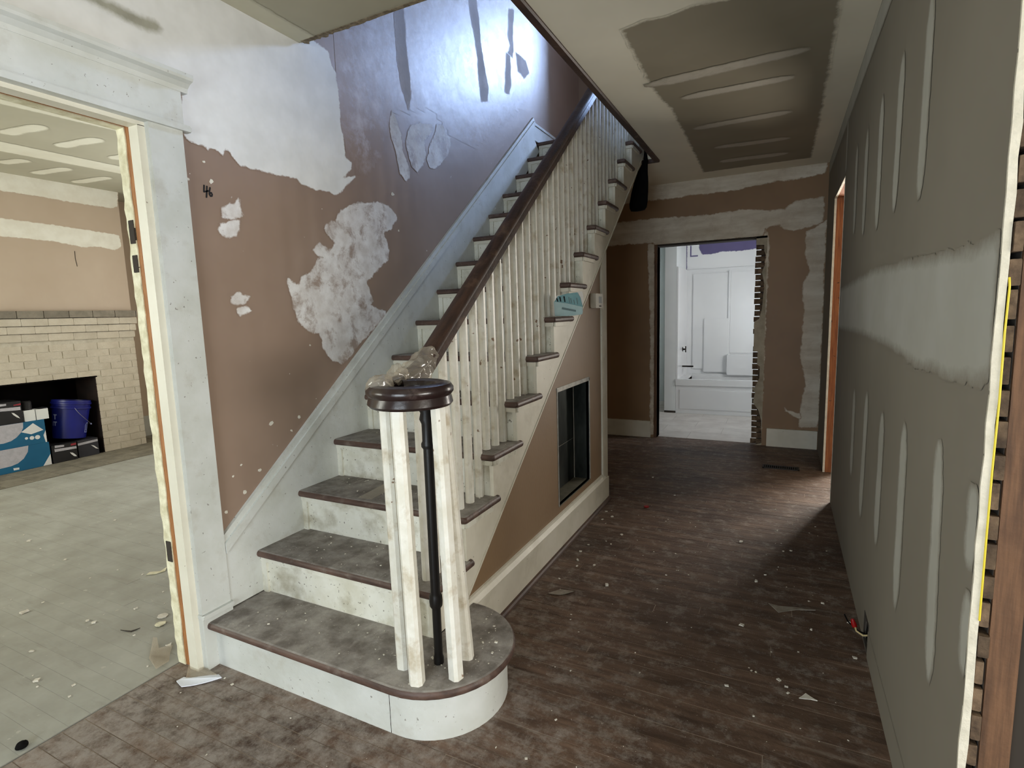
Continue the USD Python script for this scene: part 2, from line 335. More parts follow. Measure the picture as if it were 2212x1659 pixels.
M_chipwhite = mat('white_plaster_chip', (226, 222, 210), (206, 200, 186), scale=30, rough=.85)
M_chipgrey = mat('grey_plaster_chip', (150, 142, 130), (128, 118, 106), scale=30, rough=.85)
M_yellow = mat('yellow_cable_jacket', (232, 210, 60), rough=.45)
M_redcap = mat('red_wire_cap', (150, 16, 16), rough=.4)
M_copper = mat('pale_wire', (200, 180, 130), rough=.5)
M_vent = mat('dark_register_metal', (40, 38, 40), (30, 28, 30), scale=10, rough=.5)
M_marker = mat('black_marker', (22, 19, 18), rough=.8)
M_outer = mat('plain_shell', (170, 165, 155), rough=.9)
M_shoe = mat('shoe_moulding_brown', (84, 60, 46), (64, 46, 36), scale=12, rough=.6)
M_upper_ceil = mat('upper_ceiling', (200, 196, 186), rough=.9)
M_slab = mat('floor_framing', (120, 96, 74), rough=.9)

def floor_extra(dust_pos):
    # dirt and plaster dust trodden in from the room on the left: noise broken, thinning with the distance from that doorway
    def f(N, L, col):
        N['fx'] = ('separate_xyz', {}); L.append(('g.position', 'fx.vector'))
        N['m1'] = ('math', {'math_type': 'multiply_add', 'value2': -.30, 'value3': .72}); L.append(('fx.x', 'm1.value1'))
        N['m2'] = ('math', {'math_type': 'multiply_add', 'value2': -.24}); L += [('fx.y', 'm2.value1'), ('m1.value', 'm2.value3')]
        N['m3'] = ('math', {'math_type': 'maximum', 'value2': .06}); L.append(('m2.value', 'm3.value1'))
        N['dn'] = ('noise_texture', {'scale': 13.0, 'detail': 10.0, 'roughness': .78}); L.append(('g.position', 'dn.vector'))
        N['m4'] = ('math', {'math_type': 'multiply_add', 'value2': 4.6, 'value3': -2.40}); L.append(('dn.fac', 'm4.value1'))
        N['m5'] = ('math', {'math_type': 'add', 'use_clamp': True}); L += [('m4.value', 'm5.value1'), ('m3.value', 'm5.value2')]
        N['m6'] = ('math', {'math_type': 'multiply', 'value2': .8}); L.append(('m5.value', 'm6.value1'))
        N['dm'] = ('mix_color', {'b': lin((158, 150, 142))}); L += [(col, 'dm.a'), ('m6.value', 'dm.fac')]
        return 'dm.result'
    return f
M_plank = mat('dusty_dark_plank', (112, 90, 75), (78, 61, 50), scale=9, detail=6, stretch=(.5, 3, 1), rough=.55, spec=.3, vary=.16,
              specks=(75, .69, (176, 166, 154), .6), streak=(7, .60, .70, (150, 138, 126), .35, (.25, 4, 1)), grime=(2.2, .48, .66, (52, 38, 31), .6), bump=.2, bump_scale=60, extra=floor_extra(0))
M_fill = mat('dusty_floor_joint', (158, 144, 130), (112, 97, 84), scale=6, rough=.9)
M_lplank = mat('dusty_grey_plank', (172, 172, 163), (155, 154, 144), scale=4, detail=7, rough=.75, spec=.2, vary=.02, specks=(26, .70, (196, 194, 182), .5),
               grime=(3, .5, .72, (150, 148, 138), .6), streak=(5, .58, .72, (136, 132, 121), .4, (.5, 2.5, 1)), bump=.12, bump_scale=30)
M_gap = mat('dark_gap', (58, 52, 46), rough=.95)
# clear crumpled film
usdkit.material(stage, LK + 'clear_film', {'t': ('transparent_bsdf', {'color': (.95, .93, .90)}), 'd': ('diffuse_bsdf', {'color': lin((206, 196, 180))}), 'g': ('glossy_bsdf', {'roughness': .14, 'color': (.9, .9, .9)}),
    'm1': ('mix_closure', {'fac': .26}), 'm2': ('mix_closure', {'fac': .07})},
    [('t.BSDF', 'm1.closure1'), ('d.BSDF', 'm1.closure2'), ('m1.closure', 'm2.closure1'), ('g.BSDF', 'm2.closure2')], surface='m2.closure')
M_film = UsdShade.Material.Get(stage, LK + 'clear_film')
usdkit.material(stage, LK + 'window_pane', {'t': ('transparent_bsdf', {}), 'g': ('glossy_bsdf', {'roughness': .02}), 'f': ('fresnel', {'IOR': 1.45}), 'm2': ('mix_closure', {})},
    [('f.fac', 'm2.fac'), ('t.BSDF', 'm2.closure1'), ('g.BSDF', 'm2.closure2')], surface='m2.closure')
M_pane = UsdShade.Material.Get(stage, LK + 'window_pane')

# ------------------------------------------------------------------ thin compound on a wall or ceiling, with a torn or feathered edge
PN = [0]
def patch(name, axis, at, pts, m, parent, proud=.0012, step=None, margin=.014, label=None, lo=None):
    """pts lie in the plane axis=at; the film stands proud of it by 'proud' (signed)."""
    pg = Polygon(pts)
    if not pg.is_valid: pg = pg.buffer(0)
    x0, y0, x1, y1 = pg.bounds
    s = step or float(np.clip(max(x1 - x0, y1 - y0) / 70, .006, .02))
    x0 -= margin; y0 -= margin; x1 += margin; y1 += margin
    nx, ny = max(2, int((x1 - x0) / s) + 1), max(2, int((y1 - y0) / s) + 1)
    X, Y = np.meshgrid(np.linspace(x0, x1, nx), np.linspace(y0, y1, ny), indexing='ij')
    P = shapely.points(X.ravel(), Y.ravel())
    d = shapely.distance(pg.boundary, P) * np.where(shapely.contains(pg, P), 1, -1)
    idx = np.arange(nx * ny).reshape(nx, ny)
    q = np.stack([idx[:-1, :-1], idx[1:, :-1], idx[1:, 1:], idx[:-1, 1:]], -1).reshape(-1, 4)
    q = q[d[q].max(1) > -margin]
    used = np.unique(q); re = np.full(nx * ny, -1); re[used] = np.arange(len(used)); q = re[q]
    v = np.empty((len(used), 3)); o = [i for i in range(3) if i != axis]
    v[:, o[0]] = X.ravel()[used]; v[:, o[1]] = Y.ravel()[used]; v[:, axis] = at + proud * (1 + .035 * (PN[0] % 23)); PN[0] += 1
    if lo is not None: v[:, o[0]] = np.maximum(v[:, o[0]], lo)
    p = usdkit.mesh(stage, numbered(path_of(parent), name), (v, q), m)
    UsdGeom.PrimvarsAPI(p).CreatePrimvar('sd', Sdf.ValueTypeNames.FloatArray, 'vertex').Set(Vt.FloatArray.FromNumpy(d[used].astype(np.float32)))
    tag(p, label)
    return p.GetPrim()
def stripe(a, b, w, n=10, taper=.35, seed=0):
    a, b = np.array(a, float), np.array(b, float); d = (b - a) / np.linalg.norm(b - a); nrm = np.array([-d[1], d[0]])
    t = np.linspace(0, 1, n); t = np.linspace(0, 1, 24); prof = (np.minimum(1, np.minimum(t, 1 - t) / (taper * .45)) ** .5 * .75 + .25) * w / 2
    wob = 1 + .3 * (meshkit.noise(np.stack([t * 5, t * 0 + seed, t * 0], -1), seed) - .5)
    L = [a + (b - a) * tt + nrm * p for tt, p in zip(t, prof * wob)]; Rr = [a + (b - a) * tt - nrm * p for tt, p in zip(t, prof)]
    return [tuple(x) for x in L + Rr[::-1]]

# ================================================================== THE SETTING
H, LH, UP, TOP = 2.53, 2.72, 2.775, 5.45
XR, YB = 2.268, 4.379
# --- floors
fl = group('floor', kind='structure')
obj('floor_joint_fill', join(bx(-.128, 2.60, -2.9, 4.44, -.03, -.0012)), M_fill, fl)
PIT = .0645
def plank_rows(parent, name, x0, x1, y0, y1, m, pit, gap, lens, seed, skip=None):
    r = np.random.default_rng(seed); y = y0
    while y < y1 - .01:
        x = x0 - r.uniform(0, lens[0]); first = True
        cuts = [x0]
        x = x0 + r.uniform(.3, lens[1])
        while x < x1 - .25:
            cuts.append(x); x += r.uniform(*lens)
        cuts.append(x1)
        for a, b in zip(cuts[:-1], cuts[1:]):
            dz = r.uniform(-.0006, .0006)
            obj(name, bx(a + gap / 2, b - gap / 2, y + gap / 2, min(y + pit, y1) - gap / 2, -.018 + dz, dz, .0012), m, parent)
        y += pit
plank_rows(fl, 'plank', -.125, 2.40, -.62, YB + .06, M_plank, PIT, .0030, (1.2, 2.4), 3)
obj('plank_field', bx(-.125, 2.60, -2.9, -.621, -.018, 0), M_plank, fl, kind='stuff')
fl2 = group('floor', kind='structure')
obj('floor_joint_fill', bx(-4.95, -.133, -2.9, 2.95, -.03, -.0009), mat('dusty_joint', (146, 144, 135), rough=.95), fl2)
plank_rows(fl2, 'plank', -3.80, -.136, -.60, 2.60, M_lplank, .0652, .0007, (1.6, 2.8), 5)
obj('plank_field', join(bx(-4.9, -.136, -2.9, -.601, -.018, 0), bx(-4.9, -.136, 2.602, 2.95, -.018, 0)), M_lplank, fl2, kind='stuff')
fl3 = group('floor', kind='structure')
obj('tile_bed', bx(-.75, 2.75, YB + .062, 6.75, -.03, -.002), M_grout, fl3)
y = YB + .066; row = 0
while y < 5.80:
    x = -.7 - .3 * (row % 2)
    while x < 2.7:
        a, b = max(x, -.7), min(x + .6, 2.7)
        if b - a > .05: obj('tile', bx(a + .0015, b - .0015, y + .0015, min(y + .3, 5.83) - .0015, -.012, 0, .001), M_tile, fl3)
        x += .6
    y += .3; row += 1
obj('tile_field', bx(-.7, .60, 5.832, 6.7, -.012, 0), M_tile, fl3, kind='stuff')
fl4 = obj('floor', join(bx(2.40, 6.0, -2.9, 1.5, -.03, -.002), bx(2.41, 6.0, 1.5, 4.6, -.03, -.002)), M_plank, kind='structure')

# --- left hall wall, two storeys, with the wide cased opening
D0, D1, DH = -1.55, -.02, 2.0
wl = group('wall_left', kind='structure')
obj('wall_body', cut([(-.13, 0, -2.9, 6.0, 0, TOP)], [(-.2, .1, D0, D1, -.1, DH)]), M_brown, wl)
white_patch = [(0.114, 2.023), (0.116, 1.986), (0.123, 1.976), (0.162, 1.967), (0.193, 1.968), (0.201, 1.957), (0.215, 1.969), (0.249, 1.961), (0.26, 1.948), (0.276, 1.979), (0.296, 1.975), (0.311, 1.955), (0.333, 1.93), (0.412, 1.933), (0.486, 1.932), (0.611, 1.939), (0.645, 1.92), (0.725, 1.91), (0.812, 1.918), (0.84, 1.902), (0.893, 1.937), (0.998, 2.026), (0.902, 1.998), (0.971, 2.056), (0.974, 2.088), (0.928, 2.105), (0.933, 2.165), (0.913, 2.248), (0.918, 2.328), (0.913, 2.404), (0.905, 2.479), (0.876, 2.511), (0.869, 2.56), (0.73, 2.58), (.4, 2.6), (-1.0, 2.6), (-1.0, 2.19), (.124, 2.165), (.119, 2.08)]
patch('plaster_patch', 0, 0, white_patch, M_mud, wl, step=.012)
W0 = lambda name, pts, m, **k: patch(name, 0, 0, pts, m, wl, **k)
W0('bare_smudge', [(-0.166, 2.312), (-0.122, 2.335), (-0.077, 2.338), (-0.002, 2.334), (0.055, 2.342), (0.076, 2.325), (0.061, 2.306), (0.024, 2.297), (-0.02, 2.297), (-0.089, 2.304)], mat('bare_smudge_grey', (150, 148, 134), (168, 166, 152), scale=9, rough=.8, alpha_attr=(.006, .02), under=((232, 232, 230), (220, 220, 217), 6, .75)), proud=.0019, margin=.02)
W0('plaster_smear', [(0.887, 1.852), (0.988, 1.896), (1.155, 1.927), (1.214, 1.926), (1.273, 1.904), (1.308, 1.866), (1.272, 1.822), (1.264, 1.798), (1.188, 1.77), (1.208, 1.73), (1.225, 1.677), (1.205, 1.629), (1.122, 1.569), (1.026, 1.504), (1.054, 1.453), (1.073, 1.408), (1.048, 1.385), (1.115, 1.365), (1.168, 1.353), (1.166, 1.33), (1.108, 1.292), (0.987, 1.212), (0.907, 1.158), (0.839, 1.097), (0.809, 1.093), (0.753, 1.119), (0.719, 1.15), (0.694, 1.18), (0.694, 1.221), (0.679, 1.256), (0.632, 1.261), (0.591, 1.279), (0.562, 1.319), (0.544, 1.377), (0.54, 1.422), (0.518, 1.478), (0.524, 1.494), (0.586, 1.477), (0.602, 1.513), (0.659, 1.532), (0.69, 1.584), (0.737, 1.607), (0.668, 1.628), (0.725, 1.672), (0.777, 1.644), (0.806, 1.66), (0.827, 1.683), (0.791, 1.699), (0.759, 1.743), (0.78, 1.772), (0.838, 1.786), (0.85, 1.812)], M_smear, step=.009)
W0('plaster_smear', [(0.232, 1.755), (0.258, 1.765), (0.275, 1.778), (0.279, 1.804), (0.287, 1.802), (0.281, 1.777), (0.3, 1.783), (0.315, 1.805), (0.319, 1.777), (0.325, 1.739), (0.287, 1.717), (0.231, 1.709)], M_smear)
W0('plaster_smear', [(0.223, 1.697), (0.306, 1.717), (0.308, 1.675), (0.28, 1.655), (0.245, 1.64), (0.224, 1.648), (0.217, 1.669)], M_smear)
W0('plaster_smear', [(0.243, 1.417), (0.276, 1.429), (0.327, 1.418), (0.319, 1.401), (0.298, 1.389), (0.271, 1.38), (0.243, 1.391)], M_smear)
W0('plaster_smear', [(0.26, 1.369), (0.283, 1.377), (0.316, 1.371), (0.325, 1.36), (0.294, 1.351), (0.272, 1.337), (0.264, 1.351)], M_smear)
W0('plaster_smear', [(1.321, 2.444), (1.351, 2.404), (1.386, 2.332), (1.393, 2.258), (1.449, 2.161), (1.445, 2.108), (1.407, 2.087), (1.36, 2.116), (1.334, 2.219), (1.296, 2.316), (1.296, 2.388)], M_smear)
W0('plaster_smear', [(1.444, 2.347), (1.493, 2.412), (1.587, 2.447), (1.701, 2.471), (1.715, 2.448), (1.61, 2.357), (1.62, 2.288), (1.582, 2.207), (1.524, 2.159), (1.473, 2.183), (1.448, 2.229), (1.432, 2.293)], M_smear)
W0('plaster_smear', [(1.656, 2.323), (1.711, 2.401), (1.752, 2.485), (1.823, 2.515), (1.846, 2.465), (1.908, 2.453), (1.882, 2.36), (1.804, 2.285), (1.73, 2.226), (1.662, 2.207), (1.633, 2.246)], M_smear)
W0('thin_skim', [(.95, 2.2), (.95, 2.62), (.86, 3.2), (.8, 4.2), (3.3, 4.3), (3.35, 3.3), (2.9, 2.95), (2.2, 2.5), (1.9, 2.5), (1.7, 2.6), (1.45, 2.5), (1.28, 2.45), (1.2, 2.2), (1.05, 2.05)], mat('thin_skim_coat', (188, 176, 174), (172, 158, 154), scale=5, detail=7, rough=.45, spec=.4, alpha_attr=(.03, .12), thin=1.0, thin_range=(.46, .66), bump=.2, bump_scale=7, under=U_BROWN), proud=.0006, step=.03)
W0('torn_streak', [(1.398, 3.05), (1.46, 3.08), (1.476, 2.947), (1.477, 2.801), (1.499, 2.642), (1.501, 2.584), (1.471, 2.49), (1.446, 2.533), (1.416, 2.589), (1.392, 2.711), (1.39, 2.831), (1.383, 2.907)], M_paper_torn)
W0('torn_streak', [(2.193, 3.5), (2.282, 3.54), (2.337, 3.35), (2.349, 3.224), (2.383, 3.083), (2.441, 2.937), (2.422, 2.835), (2.329, 2.806), (2.304, 2.911), (2.296, 3.091), (2.254, 3.234), (2.219, 3.318)], M_paper_torn)
W0('torn_streak', [(2.811, 3.624), (2.908, 3.668), (2.869, 3.493), (2.874, 3.359), (2.856, 3.295), (2.776, 3.298), (2.821, 3.372), (2.784, 3.413)], M_paper_torn)
W0('torn_streak', [(2.749, 3.288), (2.815, 3.291), (2.814, 3.063), (2.769, 3.002), (2.702, 2.992)], M_paper_torn)
W0('torn_streak', [(2.916, 3.358), (3.105, 3.367), (3.162, 3.291), (3.066, 3.221), (2.95, 3.238)], M_paper_torn)
def wall_chip(y, z, s, seed):
    r = np.random.default_rng(seed); n = 7; an = np.arange(n) / n * 2 * np.pi
    rr = s * r.uniform(.55, 1.1, n)
    return prism([(y + a * math.cos(t), z + a * math.sin(t) * r.uniform(.7, 1.0)) for a, t in zip(rr, an)], 0, -.001, .0014)
for k, (y, z, s) in enumerate([(.183, 1.91, .008), (.205, 1.845, .01), (.115, 1.836, .007), (.374, .882, .014), (.525, .882, .010), (.476, .83, .009), (.299, .698, .010), (.216, .742, .006), (.218, .625, .011), (.131, .572, .011), (.176, .706, .006), (1.285, 1.99, .016), (1.32, 1.80, .007), (.62, 1.20, .006)]):
    obj('paint_chip', wall_chip(y, z, s, k + 20), M_chipwhite, wl)
# the hand written number
def strokes(paths, w, axis, at, proud=.0012):
    return join(*[prism(LineString(p).buffer(w / 2, quad_segs=3), axis, at - .0005, at + proud) for p in paths])
obj('marker_number', strokes([[(.1745, 1.824), (.1722, 1.808), (.1715, 1.801), (.182, 1.8045), (.189, 1.807)], [(.1855, 1.8225), (.183, 1.805), (.1795, 1.783)], [(.1975, 1.82), (.1935, 1.806), (.1925, 1.796), (.196, 1.7895), (.2015, 1.7905), (.2035, 1.797), (.2005, 1.8025), (.1955, 1.801), (.1935, 1.7955)]], .0058, 0, 0), M_marker, wl, label='number 46 written on the brown wall in black marker')

# --- cased opening trim
t1 = group('trim_1', kind='structure')
obj('casing_leg', bx(0, .022, D1, .098, .0, 2.0, .003), M_white, t1)
obj('casing_leg', bx(0, .022, D0 - .118, D0, .0, 2.0, .003), M_white, t1)
obj('plinth_block', join(bx(0, .028, D1 - .002, .101, 0, .205, .002), bx(0, .036, D1 - .004, .104, .205, .222, .005)), M_white, t1)
obj('casing_head', join(bx(0, .024, D0 - .125, .104, 2.0, 2.135, .003)), M_white, t1)
obj('head_bead', bx(0, .034, D0 - .135, .125, 1.992, 2.012, .006), M_white, t1)
cap = [(0, 2.125), (.026, 2.125), (.030, 2.14), (.045, 2.152), (.062, 2.158), (.066, 2.166), (.066, 2.178), (0, 2.182)]
obj('head_cap', prism([(a, b) for a, b in cap], 1, D0 - .15, .128), M_white, t1)
obj('jamb_board', bx(-.050, .0, D1 - .024, D1 + .002, 0, DH - .02, .002), M_cream, t1)
obj('bare_wood_strip', bx(-.094, -.050, D1 - .012, D1 + .002, 0, DH - .008, .001), M_bareedge, t1)
r = np.random.default_rng(4)
zz = np.linspace(0, DH - .01, 60); prof = [(-.138 + 0.005 * r.uniform(-1, 1), z) for z in zz] + [(-.094 + .004 * r.uniform(-1, 1), z) for z in zz[::-1]]
obj('chipped_plaster_edge', prism(prof, 1, D1 - .016, D1 + .002), M_chip, t1)
for z0, z1 in ((1.60, 1.68), (1.50, 1.56), (.42, .50)):
    obj('dark_gouge', bx(-.124, -.096, D1 - .0185, D1 - .012, z0, z1, .003), M_gap, t1)
obj('head_jamb', bx(-.050, 0, D0, D1, DH - .022, DH + .002, .002), M_cream, t1)
obj('head_bare_strip', bx(-.094, -.050, D0, D1, DH - .010, DH + .002), M_bareedge, t1)
obj('head_plaster_edge', bx(-.136, -.094, D0, D1, DH - .014, DH + .002, .003), M_chip, t1)
obj('jamb_board', bx(-.13, .0, D0 - .002, D0 + .024, 0, DH - .02, .002), M_cream, t1)

# --- right hall wall (drywall) with the far doorway
wr = group('wall_right', kind='structure')
RD0, RD1, RDH = 2.86, 3.62, 2.10
obj('drywall_sheet', cut([(XR, XR + .011, 0, YB + .0, 0.0, H + .005)], [(XR - .1, XR + .1, RD0, RD1, -.1, RDH), (XR - .1, XR + .1, 1.075, 1.165, .02, .115)]), M_drywall, wr)
obj('wall_core', cut([(XR + .034, XR + .12, .06, RD0, 0, H), (XR + .014, XR + .12, RD1 + .045, YB + .1, 0, H), (XR + .034, XR + .12, .06, RD1 + .05, RDH + .02, H)], [(XR + .03, XR + .08, 1.06, 1.18, .01, .13)]), M_slab, wr)
obj('base_strip', bx(XR - .003, XR + .001, .004, 1.06, .0, .105, .001), M_drywall, wr)
zz = np.arange(0, 2.5, .055)
edge = [(XR - .001 + .0012 * r.uniform(-1, 1), z) for z in zz] + [(XR + .0115 + .0016 * r.uniform(-1, 1), z) for z in zz[::-1]]
obj('drywall_edge_mud', prism(edge, 1, -.003, .003), M_white_edge, wr)
z = .004; k = 0
while z < 2.5:
    hgt = .045 + r.uniform(-.005, .004)
    o = r.uniform(-.006, .004)
    obj('lath', bx(XR + .0125 + r.uniform(0, .002), XR + .0285 + r.uniform(-.003, .002), o, .40, z, z + hgt, .002), M_lath, wr)
    z += .0555
obj('lath_backing', bx(XR + .029, XR + .034, .012, .40, 0, 2.5), M_gap, wr)
obj('stud', bx(XR + .0305, XR + .074, .004, .09, 0, H, .003), M_stud, wr, label='old rough wooden stud at the cut end of the wall')
obj('stud', bx(XR + .078, XR + .12, .03, .12, 0, H, .003), M_gap, wr)
obj('stud', bx(XR + .0115, XR + .115, RD1 + .002, RD1 + .044, 0, RDH + .03, .002), M_orange_stud, wr, label='orange bare stud inside the far doorway')
obj('header_board', bx(XR + .0115, XR + .115, RD0, RD1 + .05, RDH + .002, RDH + .04, .002), M_orange_stud, wr)
obj('stud', bx(XR + .0115, XR + .115, RD0 - .044, RD0 - .002, 0, RDH + .03, .002), M_orange_stud, wr)
obj('corner_bead', join(bx(XR - .002, XR + .0125, RD1 - .006, RD1 + .012, 0, RDH, .001), bx(XR - .002, XR + .0125, RD0 - .004, RD0 + .003, 0, RDH, .001), bx(XR - .002, XR + .0125, RD0, RD1, RDH - .003, RDH + .004, .001)), M_white_edge, wr)
WR = lambda name, pts, m, **k: patch(name, 0, XR, pts, m, wr, proud=-.0009, margin=.03, lo=.0035, **k)
WR('joint_compound_band', [(0.011, 1.415), (0.143, 1.406), (0.359, 1.408), (0.635, 1.42), (0.953, 1.424), (1.426, 1.44), (2.817, 1.404), (2.811, 1.173), (1.682, 1.189), (1.026, 1.182), (0.761, 1.168), (0.554, 1.153), (0.381, 1.165), (0.264, 1.16), (0.124, 1.17), (0.002, 1.185)], M_mud_mid)
for k, (a, b, w) in enumerate([((0.665, 2.10), (0.668, 1.60), .075), ((1.045, 2.1), (1.056, 1.622), .08), ((1.45, 2.103), (1.43, 1.611), .085), ((1.86, 2.097), (1.85, 1.635), .085), ((2.26, 2.122), (2.23, 1.685), .085),
        ((0.030, 0.975), (0.027, 0.83), .052), ((0.014, 0.775), (0.017, 0.625), .046), ((0.286, 1.0), (0.239, 0.465), .064), ((0.662, 0.965), (0.643, 0.43), .075), ((1.035, 0.93), (1.033, 0.465), .08), ((1.43, 0.945), (1.45, 0.42), .085), ((1.85, 0.9), (1.83, 0.49), .085)]):
    WR('screw_row_compound', stripe(a, b, w * 1.12, seed=k), M_mud_soft, step=.008)
WR('corner_tape_compound', [(.0, 2.528), (.0, 2.415), (1.5, 2.42), (4.37, 2.43), (4.37, 2.528)], M_mud_soft)
WR('corner_tape_compound', [(RD0 - .05, 2.42), (RD0 - .05, 2.13), (RD0 + .02, 2.13), (RD0 + .02, 2.42)], M_mud_soft)

# --- back hall wall with the bathroom doorway and broken plaster on its right
wb = group('wall_back', kind='structure')
B0, B1, BH = .810, 1.706, 1.958
obj('wall_body', cut([(-.13, XR + .12, YB + .012, YB + .13, 0, H + .02), (-.13, XR + .12, YB, YB + .013, 0, H + .02)], [(B0, 1.80, YB - .1, YB + .3, -.1, BH)]), M_brown_back, wb)
lath_blobs = [[(1.70, 1.879), (1.771, 1.874), (1.773, 1.818), (1.803, 1.784), (1.796, 1.728), (1.769, 1.667), (1.758, 1.63), (1.785, 1.501), (1.775, 1.438), (1.767, 1.297), (1.746, 1.207), (1.70, 1.176)],
              [(1.70, 0.9), (1.742, 0.894), (1.739, 0.775), (1.764, 0.756), (1.761, 0.643), (1.726, 0.562), (1.70, 0.547)],
              [(1.70, 0.534), (1.728, 0.515), (1.712, 0.413), (1.763, 0.334), (1.789, 0.241), (1.797, 0.024), (1.70, -.01)]]
pl = sbox(1.709, 0, 1.801, BH)
for b in lath_blobs: pl = pl.difference(Polygon(b).buffer(.004))
obj('plaster_return', prism(pl, 1, YB - .002, YB + .016), M_plaster, wb)
z = .010; k = 0
while z < 1.93:
    e = 1.704 + r.uniform(-.004, .006)
    obj('lath', bx(e, 1.80, YB + .018, YB + .026, z, z + .047, .001), M_lath, wb)
    z += .0555
obj('stud', bx(1.752, 1.80, YB + .027, YB + .118, 0, BH), M_gap, wb)
obj('jamb_board', bx(B0 - .028, B0, YB - .004, YB + .13, 0, BH, .002), M_stud, wb)
obj('head_board', bx(B0 - .03, 1.80, YB - .002, YB + .13, BH - .018, BH, .002), M_gap, wb)
def WB(name, pts, m=None, **k): return patch(name, 1, YB, pts, m or M_mud_hall, wb, proud=-.0014, **k)
WB('ceiling_joint_compound', [(0.3, 2.60), (2.259, 2.60), (2.241, 2.441), (2.026, 2.423), (1.802, 2.423), (1.5, 2.391), (1.18, 2.394), (0.754, 2.388), (.3, 2.39)])
WB('joint_compound_band', [(0.1, 2.206), (0.764, 2.214), (1.053, 2.203), (1.328, 2.193), (1.59, 2.21), (1.809, 2.177), (1.939, 2.18), (2.017, 2.241), (2.233, 2.249), (2.241, 2.036), (2.135, 2.004), (2.01, 1.981), (1.928, 2.006), (1.895, 2.045), (1.797, 2.036), (1.76, 1.955), (.78, 1.955), (0.765, 1.98), (0.1, 1.994)])
WB('corner_compound', [(2.26, 2.05), (2.182, 1.991), (2.105, 1.963), (2.109, 1.771), (2.151, 1.628), (2.098, 1.489), (2.117, 1.274), (2.106, 1.02), (2.104, 0.837), (2.153, 0.598), (2.125, 0.466), (2.11, 0.201), (2.266, 0.202)])
WB('doorside_compound', [(1.765, 1.963), (1.789, 2.028), (1.816, 1.937), (1.813, 1.576), (1.805, 1.022), (1.804, 0.548), (1.795, 0.258), (1.797, 0.033), (1.79, 0.02), (1.79, 1.9)])
WB('doorside_compound', [(.715, 1.97), (.78, 1.97), (.782, 1.0), (.78, .03), (.742, .03), (.745, 1.0)])
WB('torn_paint', [(1.988, 0.369), (2.047, 0.34), (2.114, 0.324), (2.123, 0.278), (2.065, 0.303), (1.997, 0.343)])
bb = group('baseboard_back', kind='structure')
for a, b in ((0.0, .748), (1.842, 2.262)):
    obj('board', bx(a, b, YB - .02, YB, .0, .15, .002), M_cream_hall, bb)
    obj('cap_moulding', bx(a, b, YB - .026, YB, .15, .172, .006), M_cream_hall, bb)

# --- ceiling slab with the stairwell cut out
OX, OY0, OY1 = .985, .692, 3.47
ce = group('ceiling', kind='structure')
obj('ceiling_body', cut([(-.0, XR + .12, -2.9, YB + .1, H, UP - .02)], [(-.1, OX, OY0, OY1, H - .1, UP + .1)]), M_ceil, ce)
patch('painted_ceiling', 2, H, [(-.02, -2.9), (.98, -2.9), (.985, .69), (.02, .69)], mat('foyer_ceiling_paint', (176, 170, 148), (168, 162, 141), scale=1.3, rough=.8, spec=.15, alpha_attr=(.004, .004), under=U_CEIL), ce, proud=-.0010, step=.05)
patch('wall_joint_tape', 2, H, [(-.02, -2.9), (.11, -2.9), (.095, .685), (-.02, .685)], mat('ceiling_joint_cream', (200, 195, 172), (192, 186, 164), scale=3, rough=.85, alpha_attr=(.01, .02), under=U_FOY), ce, proud=-.0018, step=.02)
patch('bare_drywall', 2, H, [(1.282, 1.309), (1.379, 1.279), (1.473, 1.292), (1.587, 1.267), (1.699, 1.286), (1.95, 1.27), (2.11, 1.28), (2.114, 1.522), (2.119, 2.067), (2.124, 3.113), (2.116, 4.111), (1.725, 4.105), (1.271, 4.113), (1.291, 3.163), (1.298, 2.376), (1.261, 2.0)], M_ceil_dark, ce, proud=-.0012, margin=.03)
for k, (a, b, w) in enumerate([((1.24, 1.95), (2.02, 1.923), .085), ((1.389, 2.233), (1.956, 2.242), .075), ((1.37, 2.826), (1.951, 2.817), .085), ((1.447, 3.366), (1.949, 3.413), .085), ((1.437, 3.803), (1.937, 3.845), .10)]):
    patch('screw_row_compound', 2, H, stripe(a, b, w, seed=k + 3), M_ceil_stripe, ce, proud=-.0024, step=.01, margin=.03)
# crumbled plaster along the front of the opening
r = np.random.default_rng(12)
edge = [(.02, OY0 - .012)] + [(x, OY0 + .004 + r.uniform(0, .022) * max(0, 1 - x / .5) + .002) for x in np.linspace(.02, .9, 60)] + [(.9, OY0 - .012)]
obj('crumbled_plaster_edge', prism(edge, 2, H - .004, H + .012), mat('broken_plaster', (150, 136, 112), (96, 84, 66), scale=40, rough=.9, bump=.4), ce)

# --- stairwell edge trim
t2 = group('trim_2', kind='structure')
pr = [(-.016, -.012), (.016, -.012), (.022, -.004), (.022, .006), (.014, .014), (-.014, .016), (-.022, .008), (-.022, -.006)]
fr = [(np.array([.985, y, H - .002]), np.array([1.0, 0, 0]), np.array([0, 0, 1.0])) for y in (OY0 - .02, 1.5, 2.5, OY1 + .02)]
obj('edge_moulding', sweep(pr, fr), M_trimdark, t2)
obj('edge_moulding', bx(.865, 1.005, OY1 - .006, OY1 + .024, H - .016, H + .012, .005), M_trimdark, t2)
obj('fascia_board', bx(.968, .985, OY0, OY1, H + .012, UP + .02, .002), M_white, t2)
obj('fascia_board', bx(.0, .985, OY0 - .0, OY0 + .012, H + .013, UP + .02, .002), M_white, t2)

